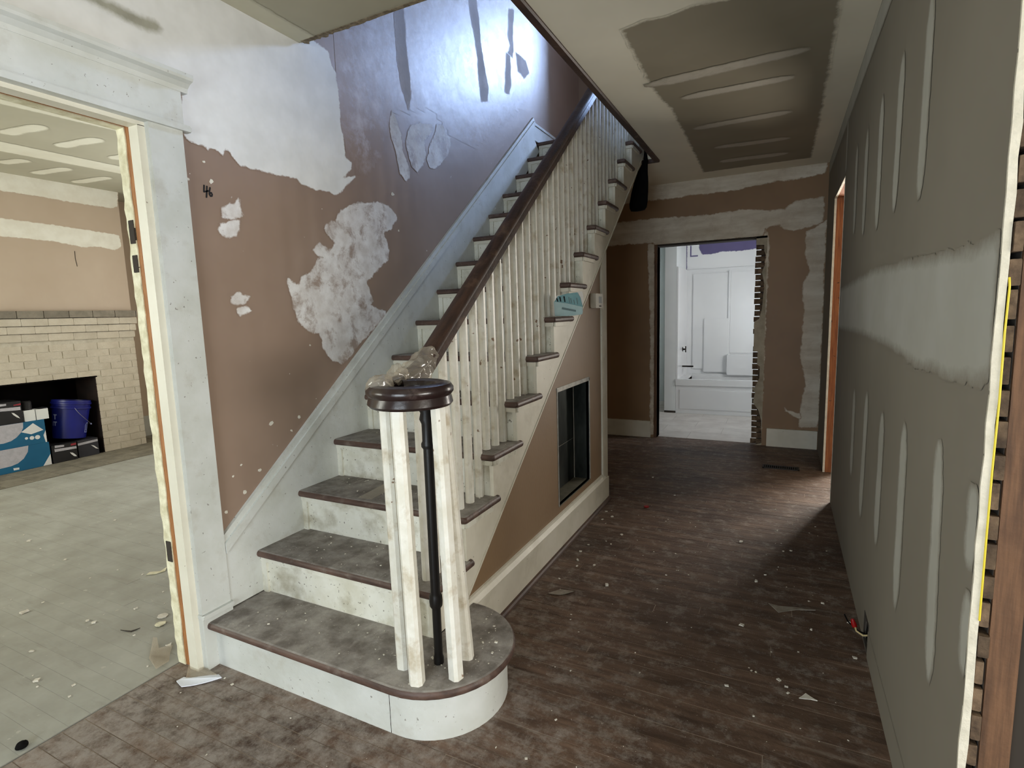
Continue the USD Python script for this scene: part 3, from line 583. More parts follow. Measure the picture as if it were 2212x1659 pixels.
# --- upper storey around the stairwell
wu = group('wall_upper', kind='structure')
obj('wall_body', cut([(0, XR + .1, 5.96, 6.05, UP - .02, TOP)], [(1.54, 2.16, 5.9, 6.1, 4.53, 5.19)]), M_brown, wu)
obj('wall_return', bx(0, .69, 4.40, 4.50, UP - .02, TOP), M_brown, wu)
obj('wall_side', bx(XR, XR + .1, -2.9, 6.0, UP - .02, TOP), M_brown, wu)
obj('upper_floor', cut([(0, XR + .1, -2.9, 6.0, UP - .021, UP)], [(-.1, OX - .0, OY0, 3.30, UP - .2, UP + .2)]), M_slab, wu)
obj('upper_ceiling', bx(-.2, XR + .2, -2.9, 6.1, TOP, TOP + .1), M_upper_ceil, wu)
obj('upper_end_wall', bx(-.13, XR + .1, -2.99, -2.9, H, TOP), M_upper_ceil, wu)

def window(n, axis, at, c, w, h, depth, nx=2, ny=2, sgn=1):
    """sash in the wall plane axis=at, centre c=(along, z)"""
    g = group('window_%d' % n, kind='structure')
    def b(a0, a1, z0, z1, d0, d1, name):
        obj(name, bx(at + d0, at + d1, a0, a1, z0, z1, .003) if axis == 0 else bx(a0, a1, at + d0, at + d1, z0, z1, .003), M_white, g)
    a0, a1, z0, z1 = c[0] - w / 2, c[0] + w / 2, c[1] - h / 2, c[1] + h / 2
    for nm, q in (('sill', (a0 - .03, a1 + .03, z0 - .03, z0, -.04, depth + .04)), ('head', (a0, a1, z1 - .03, z1, 0, depth)), ('stile', (a0, a0 + .03, z0, z1, 0, depth)), ('stile', (a1 - .03, a1, z0, z1, 0, depth))):
        b(*q[:4], q[4], q[5], nm)
    if ny > 1: b(a0, a1, c[1] - .015, c[1] + .015, .02, .05, 'meeting_rail')
    return g
window(1, 1, 5.96, (1.85, 4.86), .62, .66, .09, ny=1)

# --- front wall of the house with the glazed front door and windows (behind the camera)
wf = group('wall_front', kind='structure')
obj('wall_body', cut([(-4.95, 6.0, -2.95, -2.9, 0, LH + .1)], [(.55, 2.05, -3.1, -2.8, .17, 1.83), (-4.4, -2.0, -3.1, -2.8, .75, 2.25)]), M_outer, wf)
d1 = group('door_1', kind='structure')
for x0, x1 in ((.55, .61), (1.27, 1.33), (1.99, 2.05)): obj('stile', bx(x0, x1, -2.95, -2.91, .17, 1.83, .003), M_white, d1)
for z0, z1 in ((.17, .22), (1.0, 1.04), (1.78, 1.83)): obj('rail', bx(.55, 2.05, -2.95, -2.91, z0, z1, .003), M_white, d1)
window(2, 1, -2.95, (-3.2, 1.5), 2.4, 1.5, .05)
window(3, 0, 5.9, (-1.5, 1.2), 1.8, 1.3, .05)

# --- dining room on the right of the camera and the room beyond the far doorway
wd = group('wall_far_right', kind='structure')
obj('wall_body', cut([(5.9, 6.0, -2.9, 4.7, 0, 2.7)], [(5.8, 6.1, -2.4, -.6, .55, 1.85)]), M_outer, wd)
obj('wall_body', join(bx(XR + .12, 6.0, 1.45, 1.55, 0, 2.7), bx(XR + .0, XR + .12, -2.9, -1.7, 0, H), bx(XR, XR + .12, -1.7, -.005, 2.0, H)), M_outer, wd)
obj('wall_body', cut([(XR + .1, 6.0, 4.58, 4.67, 0, 2.7)], [(2.75, 3.65, 4.5, 4.8, .7, 2.1)]), M_outer, wd)
window(4, 1, 4.58, (3.2, 1.4), .9, 1.4, .09)
obj('ceiling', bx(XR + .121, 6.0, -2.9, 4.7, 2.68, 2.75), M_ceil, kind='structure')

# --- living room shell
wv = group('wall_far_left', kind='structure')
obj('chimney_breast', bx(-4.9, -4.40, -.6, 2.26, 1.48, LH), M_brown_living, wv)
obj('recess_wall', bx(-4.95, -4.85, -2.9, 3.0, 0, LH + .02), M_brown_living, wv)
obj('recess_side_wall', cut([(-4.95, -.13, 2.9, 3.0, 0, LH)], [(-3.5, -1.5, 2.8, 3.1, .75, 2.25)]), M_brown_living, wv)
LIVWIN = True
obj('recess_baseboard', bx(-4.85, -4.83, 2.27, 2.9, 0, .24, .003), M_white, wv)
patch('ceiling_joint_compound', 0, -4.40, [(-.6, 2.74), (2.27, 2.74), (2.242, 2.569), (2.189, 2.546), (1.786, 2.547), (1.557, 2.557), (1.126, 2.558), (-.6, 2.55)], M_mud_living, wv)
patch('joint_compound_band', 0, -4.40, [(-.6, 2.32), (1.098, 2.317), (1.683, 2.303), (1.898, 2.294), (2.23, 2.273), (2.24, 2.164), (2.183, 2.112), (2.015, 2.134), (1.891, 2.115), (1.628, 2.147), (1.351, 2.152), (1.078, 2.148), (-.6, 2.15)], M_mud_living, wv)
obj('hairline_crack', tube([(-4.3995, 1.801, 2.07), (-4.3995, 1.798, 2.0), (-4.3995, 1.806, 1.92)], .003, 4), M_gap, wv)
cl = group('ceiling', kind='structure')
obj('ceiling_body', bx(-4.95, -.13, -2.9, 3.0, LH, LH + .05), M_ceil_living, cl)
for k, q in enumerate([[(-2.2, -2.5), (-2.238, 0.375), (-2.18, 1.08), (-2.14, 2.8), (-2.38, 2.8), (-2.42, 1.208), (-2.5, 0.464), (-2.48, -2.5)], [(-3.36, -2.5), (-3.37, 0.752), (-3.358, 1.731), (-3.35, 2.8), (-3.56, 2.8), (-3.6, 1.863), (-3.657, 0.848), (-3.64, -2.5)]]):
    patch('joint_compound_band', 2, LH, q, M_stripe_living, cl, proud=-.0014, step=.03, margin=.03)
for k, (a, b) in enumerate([((-3.146, 0.853), (-2.729, 0.926)), ((-3.159, 1.197), (-2.705, 1.267)), ((-4.05, 1.171), (-3.774, 1.242)), ((-4.217, 1.473), (-3.773, 1.549)), ((-4.299, 1.823), (-3.818, 1.898)), ((-3.175, 1.58), (-2.72, 1.65)), ((-3.13, .45), (-2.72, .53)), ((-4.2, .83), (-3.77, .9))]):
    patch('screw_row_compound', 2, LH, stripe(a, b, .10, taper=.25, seed=k + 9), M_stripe_living, cl, proud=-.0014, step=.012, margin=.03)
obj('wall_outer', join(bx(-5.05, -4.95, -2.95, 3.0, 0, LH + .1)), M_outer, kind='structure')

window(7, 1, 2.9, (-2.5, 1.5), 2.0, 1.5, .05)
# --- bathroom shell
wt = group('wall_bath', kind='structure')
obj('wall_body', cut([(2.62, 2.72, 4.5, 6.8, 0, 2.5), (-.72, -.62, 4.5, 6.8, 0, 2.5), (-.72, 2.72, 6.7, 6.8, 0, 2.5)], [(2.5, 2.8, 4.825, 5.575, 1.0, 2.0), (-.8, -.5, 4.7, 5.5, .95, 2.05)]), M_bathgrey, wt)
obj('tub_partition', bx(.61, .75, 5.83, 6.7, 0, 2.5), M_bathwall, wt)
obj('partition_foot', bx(.612, .752, 5.822, 5.832, 0, .025), M_gap, wt)
obj('alcove_wall', bx(.75, 2.62, 6.58, 6.7, 1.8, 2.5), M_purple, wt)
patch('joint_compound_band', 1, 6.58, [(.76, 2.5), (.86, 2.5), (.92, 2.10), (.955, 2.035), (1.05, 2.03), (1.2, 2.055), (1.42, 2.045), (1.6, 2.06), (2.3, 2.05), (2.3, 1.8), (.76, 1.8)], mat('bath_joint_compound', (232, 232, 232), rough=.7, alpha_attr=(.012, .01), under=((104, 96, 138), (98, 90, 130), 4, .6)), wt, proud=-.0014)
obj('purple_mark', join(bx(.80, .815, 6.574, 6.579, 2.03, 2.16), bx(.80, .90, 6.574, 6.579, 2.015, 2.03)), M_purple, wt)
obj('bath_ceiling', bx(-.75, 2.75, YB + .12, 6.8, 2.5, 2.6), M_bathwall, wt)
obj('bath_front_face', cut([(-.75, 2.75, YB + .131, YB + .135, 0, 2.5)], [(B0, 1.80, YB, YB + .3, -.1, BH)]), M_bathgrey, wt)
window(5, 0, 2.62, (5.2, 1.5), .75, 1.0, .09)
window(6, 0, -.72, (5.1, 1.5), .8, 1.1, .09)

# ================================================================== STAIRCASE
RS, G, N = .185, .2343, 14
st = group('staircase', label='old straight staircase with grey dusty treads, white balusters and dark handrail along the brown wall', cat='staircase')
def nosing_prof(t=.030, n=5):
    return [(0.0, -t)] + []
TW = .90
def tread_mesh(y0, y1, z, x0, x1, t=.030, rr=.014):
    """tread with a half round nosing on its front and on its free right end"""
    sec = [(0, rr), (.004, .006), (.012, .0), (.03, 0)]
    prof = []
    for a in np.linspace(-np.pi / 2, np.pi / 2, 7): prof.append((1 - math.cos(a), math.sin(a)))
    rings = []
    for c, s in prof:
        ins = (1 - math.cos(math.asin(s))) * rr
        rings.append((ins, z - t / 2 + s * t / 2))
    V, F = [], []
    for ins, zz in rings:
        V += [(x0, y0 + ins, zz), (x1 - .012 - ins, y0 + ins, zz), (x1 - .003 - ins, y0 + .004 + ins, zz), (x1 - ins, y0 + .013 + ins, zz), (x1 - ins, y1, zz), (x0, y1, zz)]
    m = 6
    for i in range(len(rings) - 1):
        for j in range(m):
            k = (j + 1) % m
            F += [[i * m + j, i * m + k, (i + 1) * m + k], [i * m + j, (i + 1) * m + k, (i + 1) * m + j]]
    b = (len(rings) - 1) * m
    for j in range(1, m - 1): F += [[0, j + 1, j], [b, b + j, b + j + 1]]
    return np.array(V), np.array(F)
# bottom bullnose step
def bull(cx, cy, rad, x0, y0, y1):
    an = np.linspace(-np.pi / 2, np.pi / 2, 22)
    return [(x0, y0)] + [(cx + rad * math.cos(a), cy + rad * math.sin(a)) for a in an] + [(.883, cy + rad), (.883, y1), (x0, y1)]
CX, CY = .895, .263
def bull_tread():
    t, rr = .030, .013; V, F = [], []
    rings = []
    for a in np.linspace(-np.pi / 2, np.pi / 2, 7):
        s = math.sin(a); rings.append(((1 - math.cos(a)) * rr, RS - t / 2 + s * t / 2))
    m = None
    for ins, zz in rings:
        p = bull(CX, CY, .272 - ins, -.0 + 0, CY - .272 + ins, .30); m = len(p)
        V += [(a, b, zz) for a, b in p]
    for i in range(len(rings) - 1):
        for j in range(m):
            k = (j + 1) % m
            F += [[i * m + j, i * m + k, (i + 1) * m + k], [i * m + j, (i + 1) * m + k, (i + 1) * m + j]]
    pv = np.array(V)[:m, :2]; tv, tf = tri_poly(Polygon(pv)); ix = [int(np.argmin(((pv - q) ** 2).sum(1))) for q in tv]
    b = (len(rings) - 1) * m
    for q in tf:
        q = [ix[i] for i in q]; F += [[q[2], q[1], q[0]], [b + q[0], b + q[1], b + q[2]]]
    return np.array(V), np.array(F)
M_tread2 = M_tread
def with_nosing(mesh, name, z):
    """the walked top is grey with dust, the rounded front edge is worn reddish wood: two meshes"""
    v, f, _ = meshkit.arrays(mesh)
    top = v[f][:, :, 2].min(1) > z - .0045
    t = obj(name, (v, f[top]), M_tread, st)
    obj('nosing', (v, f[~top]), M_nosing, t, smooth=50, label='worn dark rounded front edge')
with_nosing(bull_tread(), 'tread', RS)
an = np.linspace(-np.pi / 2, np.pi / 2, 26); rad = .240
p = [(.018, CY - rad)] + [(CX + rad * math.cos(a), CY + rad * math.sin(a)) for a in an] + [(.884, CY + rad), (.884, CY + rad - .016)] + [(CX + (rad - .016) * math.cos(a), CY + (rad - .016) * math.sin(a)) for a in an[::-1]] + [(.018, CY - rad + .016)]
obj('riser', prism(p, 2, 0, RS - .030), M_white, st, smooth=30)
obj('riser_joint', bx(.868, .8695, CY - rad - .0008, CY - rad + .004, 0, RS - .03), M_gap, st)
for k in range(2, N + 1):
    y = (k - 1) * G; z = k * RS
    with_nosing(tread_mesh(y, y + G + .034, z, .017, TW), 'tread', z)
    # the right end of the nosing returns past the stringer
    obj('return_nosing', moved(tread_mesh(y + .01, y + G + .052, z - .0002, .8815, TW), (0, 0, 0)), M_nosing, st, smooth=50)
for k in range(2, N + 2):
    y = (k - 1) * G + .028; z0, z1 = (k - 1) * RS, k * RS - .030
    rz = obj('riser', join(bx(.018, .8615, y, y + .018, z0, z1), bx(.018, .046, y - .010, y + .001, z0, z1, .003)), M_riser, st)
    obj('cove_moulding', join(bx(.018, .884, y - .014, y + .001, z1 - .020, z1 + .001, .006), bx(.8795, .892, y - .004, y + G - .03, z1 - .020, z1 + .001, .005)), M_cream_hall if k > 4 else M_riser, st)
# landing edge
with_nosing(tread_mesh(14 * G, 14 * G + .25, 15 * RS, .0, .97), 'landing_edge', 15 * RS)
# outer cut string
def low(y): return .216 + .7940 * (y - .472)
pts = [(.434, .186)]
for k in range(2, N + 2):
    y = (k - 1) * G + .028
    pts += [(y, (k - 1) * RS - (0 if k == 2 else .030)), (y, k * RS - .030)]
pts = [(.262, .186)] + pts[2:]
pts += [(3.62, 15 * RS - .030), (3.62, low(3.62)), (.434, .186)]
obj('string_board', prism(Polygon(pts).buffer(0), 0, .862, .880), M_cream_hall, st)
obj('string_edge_bead', prism(Polygon([(.434, .186), (3.60, low(3.60)), (3.60, low(3.60) - .012), (.446, .186)]), 0, .858, .884), M_cream_hall, st)
obj('soffit_board', prism(Polygon([(2.40, low(2.40) - .012), (3.60, low(3.60) - .012), (3.60, low(3.6) + .01), (2.40, low(2.40) + .01)]), 0, .0, .858), M_trimdark, st)
# wall string with its cap
def topl(y): return .447 + .7945 * (y - .10)
sk = [(.10, .19), (.10, topl(.10))]; sk += [(3.21, topl(3.21)), (3.21, 2.775), (3.30, 2.70), (.35, .19)]
obj('wall_string', prism(Polygon(sk), 0, .0, .018), M_white, st)
cp = [(.100, topl(.10) - .03), (.100, topl(.10) + .012), (3.205, topl(3.205) + .012), (3.225, topl(3.225) - .03)]
obj('string_cap', join(prism(Polygon(cp), 0, .0, .026), prism(Polygon([(a, b + .030) for a, b in (cp[0], cp[1], cp[2], cp[3])]).intersection(sbox(0, 0, 4, 9)), 0, .0, .016)), M_white, st)
obj('landing_skirting', join(bx(.0, .016, 3.19, 4.40, UP, 2.895, .002), bx(0, .022, 3.19, 4.40, 2.895, 2.915, .004)), M_white, st)
obj('string_groove', prism(Polygon([(.104, topl(.104) - .036), (.104, topl(.104) - .030), (3.20, topl(3.20) - .030), (3.20, topl(3.20) - .036)]), 0, .0, .0192), M_gap, st)
# balusters
def octo(r): return [(r * math.cos(a), r * math.sin(a)) for a in (np.arange(8) + .5) * np.pi / 4]
def baluster(x, y, z0, z1, r, rot=0.0, lean=(0, 0), slope=0.0, ang=None):
    n = 8; V, F = [], []
    for i, t in enumerate((0, .33, .66, 1)):
        z = z0 + (z1 - z0) * t
        for a in ((np.arange(8) + .5) * np.pi / 4 + (0 if ang is None else ang * np.array([1, -1, 1, -1, 1, -1, 1, -1]))):
            px, py = r * math.cos(a + rot) * (1 - .06 * t), r * math.sin(a + rot) * (1 - .06 * t)
            V.append((x + lean[0] * t + px, y + lean[1] * t + py, z + (slope * py if t == 1 else 0)))
    for i in range(3):
        for j in range(8):
            k = (j + 1) % 8; F += [[i * 8 + j, i * 8 + k, i * 8 + 8 + k], [i * 8 + j, i * 8 + 8 + k, i * 8 + 8 + j]]
    for j in range(1, 7): F += [[0, j + 1, j], [24, 24 + j, 24 + j + 1]]
    return np.array(V), np.array(F)
RX = .820
def rail_c(y):      # centre line height of the straight rail
    return 1.172 + .800 * (y - .40)
rb = np.random.default_rng(9)
for k in range(2, N + 1):
    for j in range(3):
        y = (k - 1) * G + .086 + j * G / 3 + (G / 3 - .078) * 0
        if y < .40: continue
        ztop = rail_c(y) - .030
        obj('baluster', baluster(RX + rb.uniform(-.002, .002), y, k * RS, ztop, .0185, rot=rb.uniform(-.05, .05), slope=.8), M_baluster, st)
for (x, y, tx, ty, rr, rot) in [(.876, .095, -.008, -.005, .0215, .1), (.962, .050, -.040, .030, .0235, .25), (.831, .197, .004, -.02, .021, .0), (1.060, .120, -.030, .012, .0225, -.2), (1.040, .222, -.030, -.035, .0215, .3)]:
    obj('baluster', baluster(x, y, RS, 1.062, rr * 1.06, rot=rot, lean=(tx, ty), ang=.12), M_baluster, st)
for y, x in ((.318, .82), (.372, .82)):
    obj('baluster', baluster(x, y, 2 * RS, 1.125 if y < .35 else 1.14, .0185, slope=.5), M_baluster, st)
# black newel pole under the volute
nz = [(.0165, 0), (.0165, .02), (.014, .03), (.014, .19), (.0205, .20), (.0215, .215), (.0205, .235), (.0155, .245), (.0155, .72), (.021, .728), (.021, .738), (.017, .746), (.017, .80), (.023, .815), (.019, .835), (.026, .85), (.026, .875)]
obj('newel_pole', lathe(nz, (.968, .160, RS), 20), M_iron, st, smooth=40, label='slim black newel pole with turned collars')
# handrail: straight flight then an easing into the flat spiral volute
hp = [(-.030, -.026), (-.022, -.034), (.022, -.034), (.030, -.026), (.027, -.014), (.024, -.004), (.033, .006), (.033, .018), (.024, .029), (.0, .034), (-.024, .029), (-.033, .018), (-.033, .006), (-.024, -.004), (-.027, -.014)]
fr = []
for y in (.375, .7, 1.2, 1.8, 2.4, 3.0, 3.3):
    tang = np.array([0, 1, .8]); tang = tang / np.linalg.norm(tang); n = np.cross(np.array([1.0, 0, 0]), tang)
    fr.append((np.array([RX, y, rail_c(y)]), np.array([1.0, 0, 0]), n))
obj('handrail', sweep(hp, fr), M_rail, st, smooth=40)
VC, VZ = np.array([.955, .106]), 1.087
pts = []
for s in np.linspace(0, 1, 8)[:-1]:
    y = .372 - .25 * s; zt = VZ + .0 + (rail_c(.372) - VZ) * (1 - s) ** 2.0
    pts.append((.824 + 0.010 * s, y, zt))
for th in np.linspace(0, 1.80 * np.pi, 44):
    rad = .100 - .004 * max(0, (th - 1.0 * np.pi)) / (.8 * np.pi)
    a = np.pi + th
    pts.append((VC[0] + rad * math.cos(a) - .018 * (1 - min(1, th / 1.0)) * 1, VC[1] + rad * math.sin(a), VZ + .0 * th))
pts = np.array(pts); tg = np.gradient(pts, axis=0); tg /= np.linalg.norm(tg, axis=1, keepdims=True)
fr = []
for q, t in zip(pts, tg):
    a = np.cross(t, [0, 0, 1.0]); a /= np.linalg.norm(a); b = np.cross(a, t)
    fr.append((q, a, b))
hv = [(x * .86, y * 1.02) for x, y in hp]
obj('volute', sweep(hv, fr), M_volute, st, smooth=40, label='glossy dark coiled end of the handrail')
# ---- panelled wall under the stairs
ws = group('wall_stair_side', kind='structure')
SP = Polygon([(.42, .0), (.42, .172), (.446, low(.446)), (2.30, low(2.30)), (2.30, 0)])
hole = sbox(1.497, .25, 2.03, .893)
obj('brown_panel', prism(SP.difference(hole), 0, .848, .866), M_spandrel, ws)
obj('corner_post', prism(Polygon([(2.285, 0), (2.285, low(2.285) - .006), (2.395, low(2.395) - .010), (2.395, 0)]), 0, .84, .878), M_cream_hall, ws)
obj('end_wall', prism(Polygon([(.0, 0), (.86, 0), (.86, low(2.38) - .012), (0, low(2.38) - .012)]), 1, 2.37, 2.39), M_spandrel, ws)
bs = group('baseboard_stair', kind='structure')
obj('board', bx(.866, .884, .50, 2.40, .0, .165, .002), M_cream_hall, bs)
obj('cap_moulding', prism([(.866, .163), (.889, .163), (.889, .172), (.882, .182), (.876, .190), (.874, .204), (.866, .206)], 1, .46, 2.33), M_cream_hall, bs)
obj('shoe_moulding', prism([(.884, 0), (.902, 0), (.900, .010), (.894, .018), (.884, .021)], 1, .50, 2.402), M_shoe, bs)

# ---- return air opening in that wall
du = group('return_air_opening', label='open sheet metal return air opening in the brown wall under the stairs', cat='air vent')
obj('back_plate', bx(.757, .760, 1.497, 2.03, .24, .90), M_galv, du)
obj('side_plate', bx(.760, .866, 2.030, 2.033, .24, .90), M_galv, du)
obj('side_plate', bx(.760, .866, 1.494, 1.497, .24, .90), M_galv, du)
obj('top_plate', bx(.760, .866, 1.497, 2.03, .893, .896), M_galv, du)
obj('bottom_plate', bx(.760, .872, 1.497, 2.03, .247, .250), mat('dusty_duct_floor', (128, 124, 110), (104, 100, 88), scale=12, rough=.7), du)
obj('edge_flange', join(bx(.866, .870, 1.488, 2.04, .888, .912, .001), bx(.866, .870, 2.026, 2.042, .25, .905, .001), bx(.866, .869, 1.490, 1.499, .245, .905, .001)), M_galv_edge, du)
obj('corner_seam', tube([(.764, 2.026, .25), (.765, 2.025, .6), (.764, 2.026, .893)], .0035, 6), M_galv_edge, du)
obj('seam_line', join(bx(.760, .7615, 1.50, 2.02, .512, .5145)), M_galv_edge, du)

# ---- thermostat
th = group('thermostat', label='small off-white thermostat beside the corner post under the stairs', cat='thermostat')
obj('housing', bx(.866, .902, 2.085, 2.235, 1.338, 1.428, .008), M_plastic_white, th)
obj('display', bx(.9015, .9030, 2.145, 2.205, 1.368, 1.410, .0005), M_lcd, th)
obj('button', bx(.9015, .9045, 2.150, 2.164, 1.346, 1.353, .001), M_chrome, th)
obj('button', bx(.9015, .9045, 2.176, 2.190, 1.346, 1.353, .001), M_chrome, th)

# ---- folded newspaper on the seventh tread
nw = group('newspaper', label='folded pale teal newspaper resting on a tread outside the balusters', cat='newspaper')
NW0 = np.array([.915, 1.545, 7 * RS + .002]); ax = np.array([.925, .38, 0]); ax /= np.linalg.norm(ax); nd = np.array([.38, -.925, 0]); nd /= np.linalg.norm(nd)
def leafm(us, zs, off, th=.0012, curl=0.0):
    V = []
    for s in (0, 1):
        for u, zc in zip(us, zs): V.append(NW0 + ax * u + nd * (off + s * th + curl * u * u) + np.array([0, 0, zc]))
    n = len(us); P = Polygon(list(zip(us, zs))); tv, tf = tri_poly(P); ix = [int(np.argmin([(a - q[0]) ** 2 + (b - q[1]) ** 2 for a, b in zip(us, zs)])) for q in tv]
    F = []
    for q in tf:
        q = [ix[i] for i in q]; F += [[q[2], q[1], q[0]], [n + q[0], n + q[1], n + q[2]]]
    for j in range(n):
        k = (j + 1) % n; F += [[j, k, n + k], [j, n + k, n + j]]
    m = trimesh.Trimesh(np.array(V), np.array(F), process=False)
    if m.volume < 0: m.invert()
    return np.array(m.vertices), np.array(m.faces)
obj('back_fold', leafm([-.075, .06, .082, .086, .080, -.06], [.0, .005, .02, .10, .128, .108], -.012, .010), mat('cream_newsprint', (214, 208, 200), rough=.85), nw)
obj('upper_page', leafm([-.070, -.05, .0, .055, .070, .082, -.071], [.075, .105, .118, .122, .095, .045, .075], .0, .0015), M_newsteal, nw)
obj('front_fold', leafm([-.072, .0, .078, .082, .078, .03, -.066], [.078, .066, .046, .02, .006, .000, -.0], .004, .004), M_news, nw)
for k, (u, zc, h2) in enumerate(((-.056, .077, .018), (-.040, .077, .024), (-.018, .074, .030))):
    obj('headline', leafm([u + .003, u + .009, u + .003 + .002, u - .004 + .001], [zc, zc - .001, zc + h2, zc + h2], .0018, .0006), M_ink, nw)
for u, zc, h2 in ((.008, .068, .032), (.018, .067, .026), (.034, .062, .022), (.05, .06, .034)):
    obj('text_column', leafm([u + .003, u + .007, u + .003, u - .002], [zc, zc - .001, zc + h2, zc + h2], .0018, .0005), M_inkgrey, nw)
obj('text_block', leafm([-.03, .045, .045, -.028], [.036, .020, .030, .047], .0082, .0005), M_inkgrey, nw)

# ---- crumpled clear film wrapped round the rail end
def film(pts, rads, amp, seed, name='plastic_wrap'):
    P = np.array(pts); t = np.linspace(0, 1, 30); PP = np.stack([np.interp(t, np.linspace(0, 1, len(P)), P[:, i]) for i in range(3)], -1)
    RR = np.interp(t, np.linspace(0, 1, len(rads)), rads)
    v, f = tube(PP, RR, 26)
    n = meshkit.fbm(v * 45, 4, seed)[:, None] - .5; c = np.vstack([np.repeat(PP, 26, 0), PP[:1], PP[-1:]])
    d = v - c; d /= np.linalg.norm(d, axis=1, keepdims=True) + 1e-9
    return v + d * n * amp, f
pw = group('plastic_wrap', label='crumpled clear plastic film taped around the broken foot of the handrail', cat='plastic wrap')
obj('wrap', film([(.822, .40, 1.185), (.824, .33, 1.140), (.828, .27, 1.112), (.832, .21, 1.095)], [.034, .046, .044, .036], .045, 3), M_film, pw, smooth=True)
obj('wrap', film([(.845, .22, 1.10), (.862, .16, 1.135), (.868, .13, 1.128)], [.02, .034, .014], .05, 8), M_film, pw, smooth=True)
obj('wrap', film([(.848, .12, 1.108), (.885, .045, 1.116), (.93, .02, 1.113)], [.026, .034, .020], .035, 5), M_film, pw, smooth=True)

# ---- black bag hanging under the top of the flight
bg = group('hanging_bag', (0, 0, 0), label='long black fabric bag hanging below the top of the stairs by the back wall', cat='bag')
def bag(cx, cy):
    zs = [2.135, 2.14, 2.16, 2.20, 2.28, 2.36, 2.45, 2.52, 2.58, 2.64]
    wl_ = [.03, .058, .070, .074, .070, .060, .040, .020, .012, .010]
    V, F = [], []
    for i, (z, w) in enumerate(zip(zs, wl_)):
        off = .064 if z > 2.5 else .05 * (z - 2.14) / .36
        for j in range(16):
            a = 2 * math.pi * j / 16
            V.append((cx + off + w * math.cos(a) * (1 + .05 * math.sin(3 * a + i)), cy + .6 * w * math.sin(a), z))
    m = 16
    for i in range(len(zs) - 1):
        for j in range(m):
            k = (j + 1) % m; F += [[i * m + j, i * m + k, (i + 1) * m + k], [i * m + j, (i + 1) * m + k, (i + 1) * m + j]]
    b = (len(zs) - 1) * m
    for j in range(1, m - 1): F += [[0, j + 1, j], [b, b + j, b + j + 1]]
    return np.array(V), np.array(F)
obj('sack', bag(.838, 3.435), M_black, bg, smooth=True)
obj('strap', tube([(.902, 3.435, 2.62), (.902, 3.435, 2.68), (.902, 3.435, 2.744)], .0075, 8), M_black, bg)

# ================================================================== LIVING ROOM THINGS
fp = group('fireplace', label='cream painted brick fireplace with grey brick ledge in the room on the left', cat='fireplace')
FX, FY0, FY1, FZ = -4.40, .62, 1.842, .806
obj('mortar_core', cut([(-4.85, FX - .004, -.6, 2.255, 0, 1.41)], [(-4.8, FX + .1, FY0, FY1, -.1, FZ)]), M_mortar, fp)
course, bl = .0722, .208
zc = .004; row = 0
rr = np.random.default_rng(21)
stuffv = []
while zc + course < 1.20:
    y = -.6 + (0 if row % 2 else -bl / 2)
    while y < 2.255:
        a, b = max(y, -.6), min(y + bl - .008, 2.258)
        segs = [(a, b)]
        if zc < FZ - .02:
            segs = [(a, min(b, FY0)), (max(a, FY1), b)]
        for (p0, p1) in segs:
            if p1 - p0 > .02:
                pr_ = rr.uniform(-.0012, .0012)
                m = bx(FX - .05, FX + pr_, p0, p1, zc if not (zc < FZ < zc + course and p1 > FY0 and p0 < FY1) else FZ + .006, zc + course - .007, .003)
                if p0 < .6: stuffv.append(m)
                else: obj('brick', m, M_brick, fp)
        y += bl
    zc += course; row += 1
for i in range(3):
    y = -.6 - bl * .5 * (i % 2); zc = 1.195 + i * .0722
    while y < 2.26:
        a, b = max(y, -.6), min(y + bl - .002, 2.262 + .008 * i)
        if b - a > .02:
            m = bx(FX - .05, FX + .018 * (i + 1), a, b, zc, zc + .066, .006)
            if a < .6: stuffv.append(m)
            else: obj('corbel_brick', m, M_brick, fp)
        y += bl
y = -.6
while y < 2.28:
    b = min(y + .205, 2.285)
    m = bx(FX - .06, FX + .066, y, b - .005, 1.412, 1.478, .006)
    if y < .6: stuffv.append(m)
    else: obj('ledge_brick', m, M_ledge, fp)
    y += .205
obj('brick_field', join(*stuffv), M_brick, fp, kind='stuff')
obj('firebox', join(bx(-4.80, -4.79, FY0, FY1, 0, FZ), bx(-4.80, FX - .002, FY0 - .002, FY0 + .004, 0, FZ), bx(-4.80, FX - .002, FY0, FY1, FZ - .004, FZ + .002), bx(-4.80, FX - .01, FY0, FY1, -.002, .0048)), M_soot, fp)
obj('firebox_side', bx(-4.79, FX - .003, FY1 - .008, FY1 + .002, 0, FZ), M_rust, fp)
obj('lintel', bx(FX - .03, FX + .004, FY0 - .01, FY1 + .012, FZ - .006, FZ + .006, .001), M_soot, fp)
y = -.6
while y < 2.45:
    b = min(y + .20, 2.45)
    for x0, x1 in ((-4.84, -4.41), (-4.405, -4.11), (-4.105, -3.806)):
        m = bx(x0, x1, y + .002, b - .002, -.02, .004, .002)
        obj('hearth_tile', m, M_hearth, fp)
    y += .20

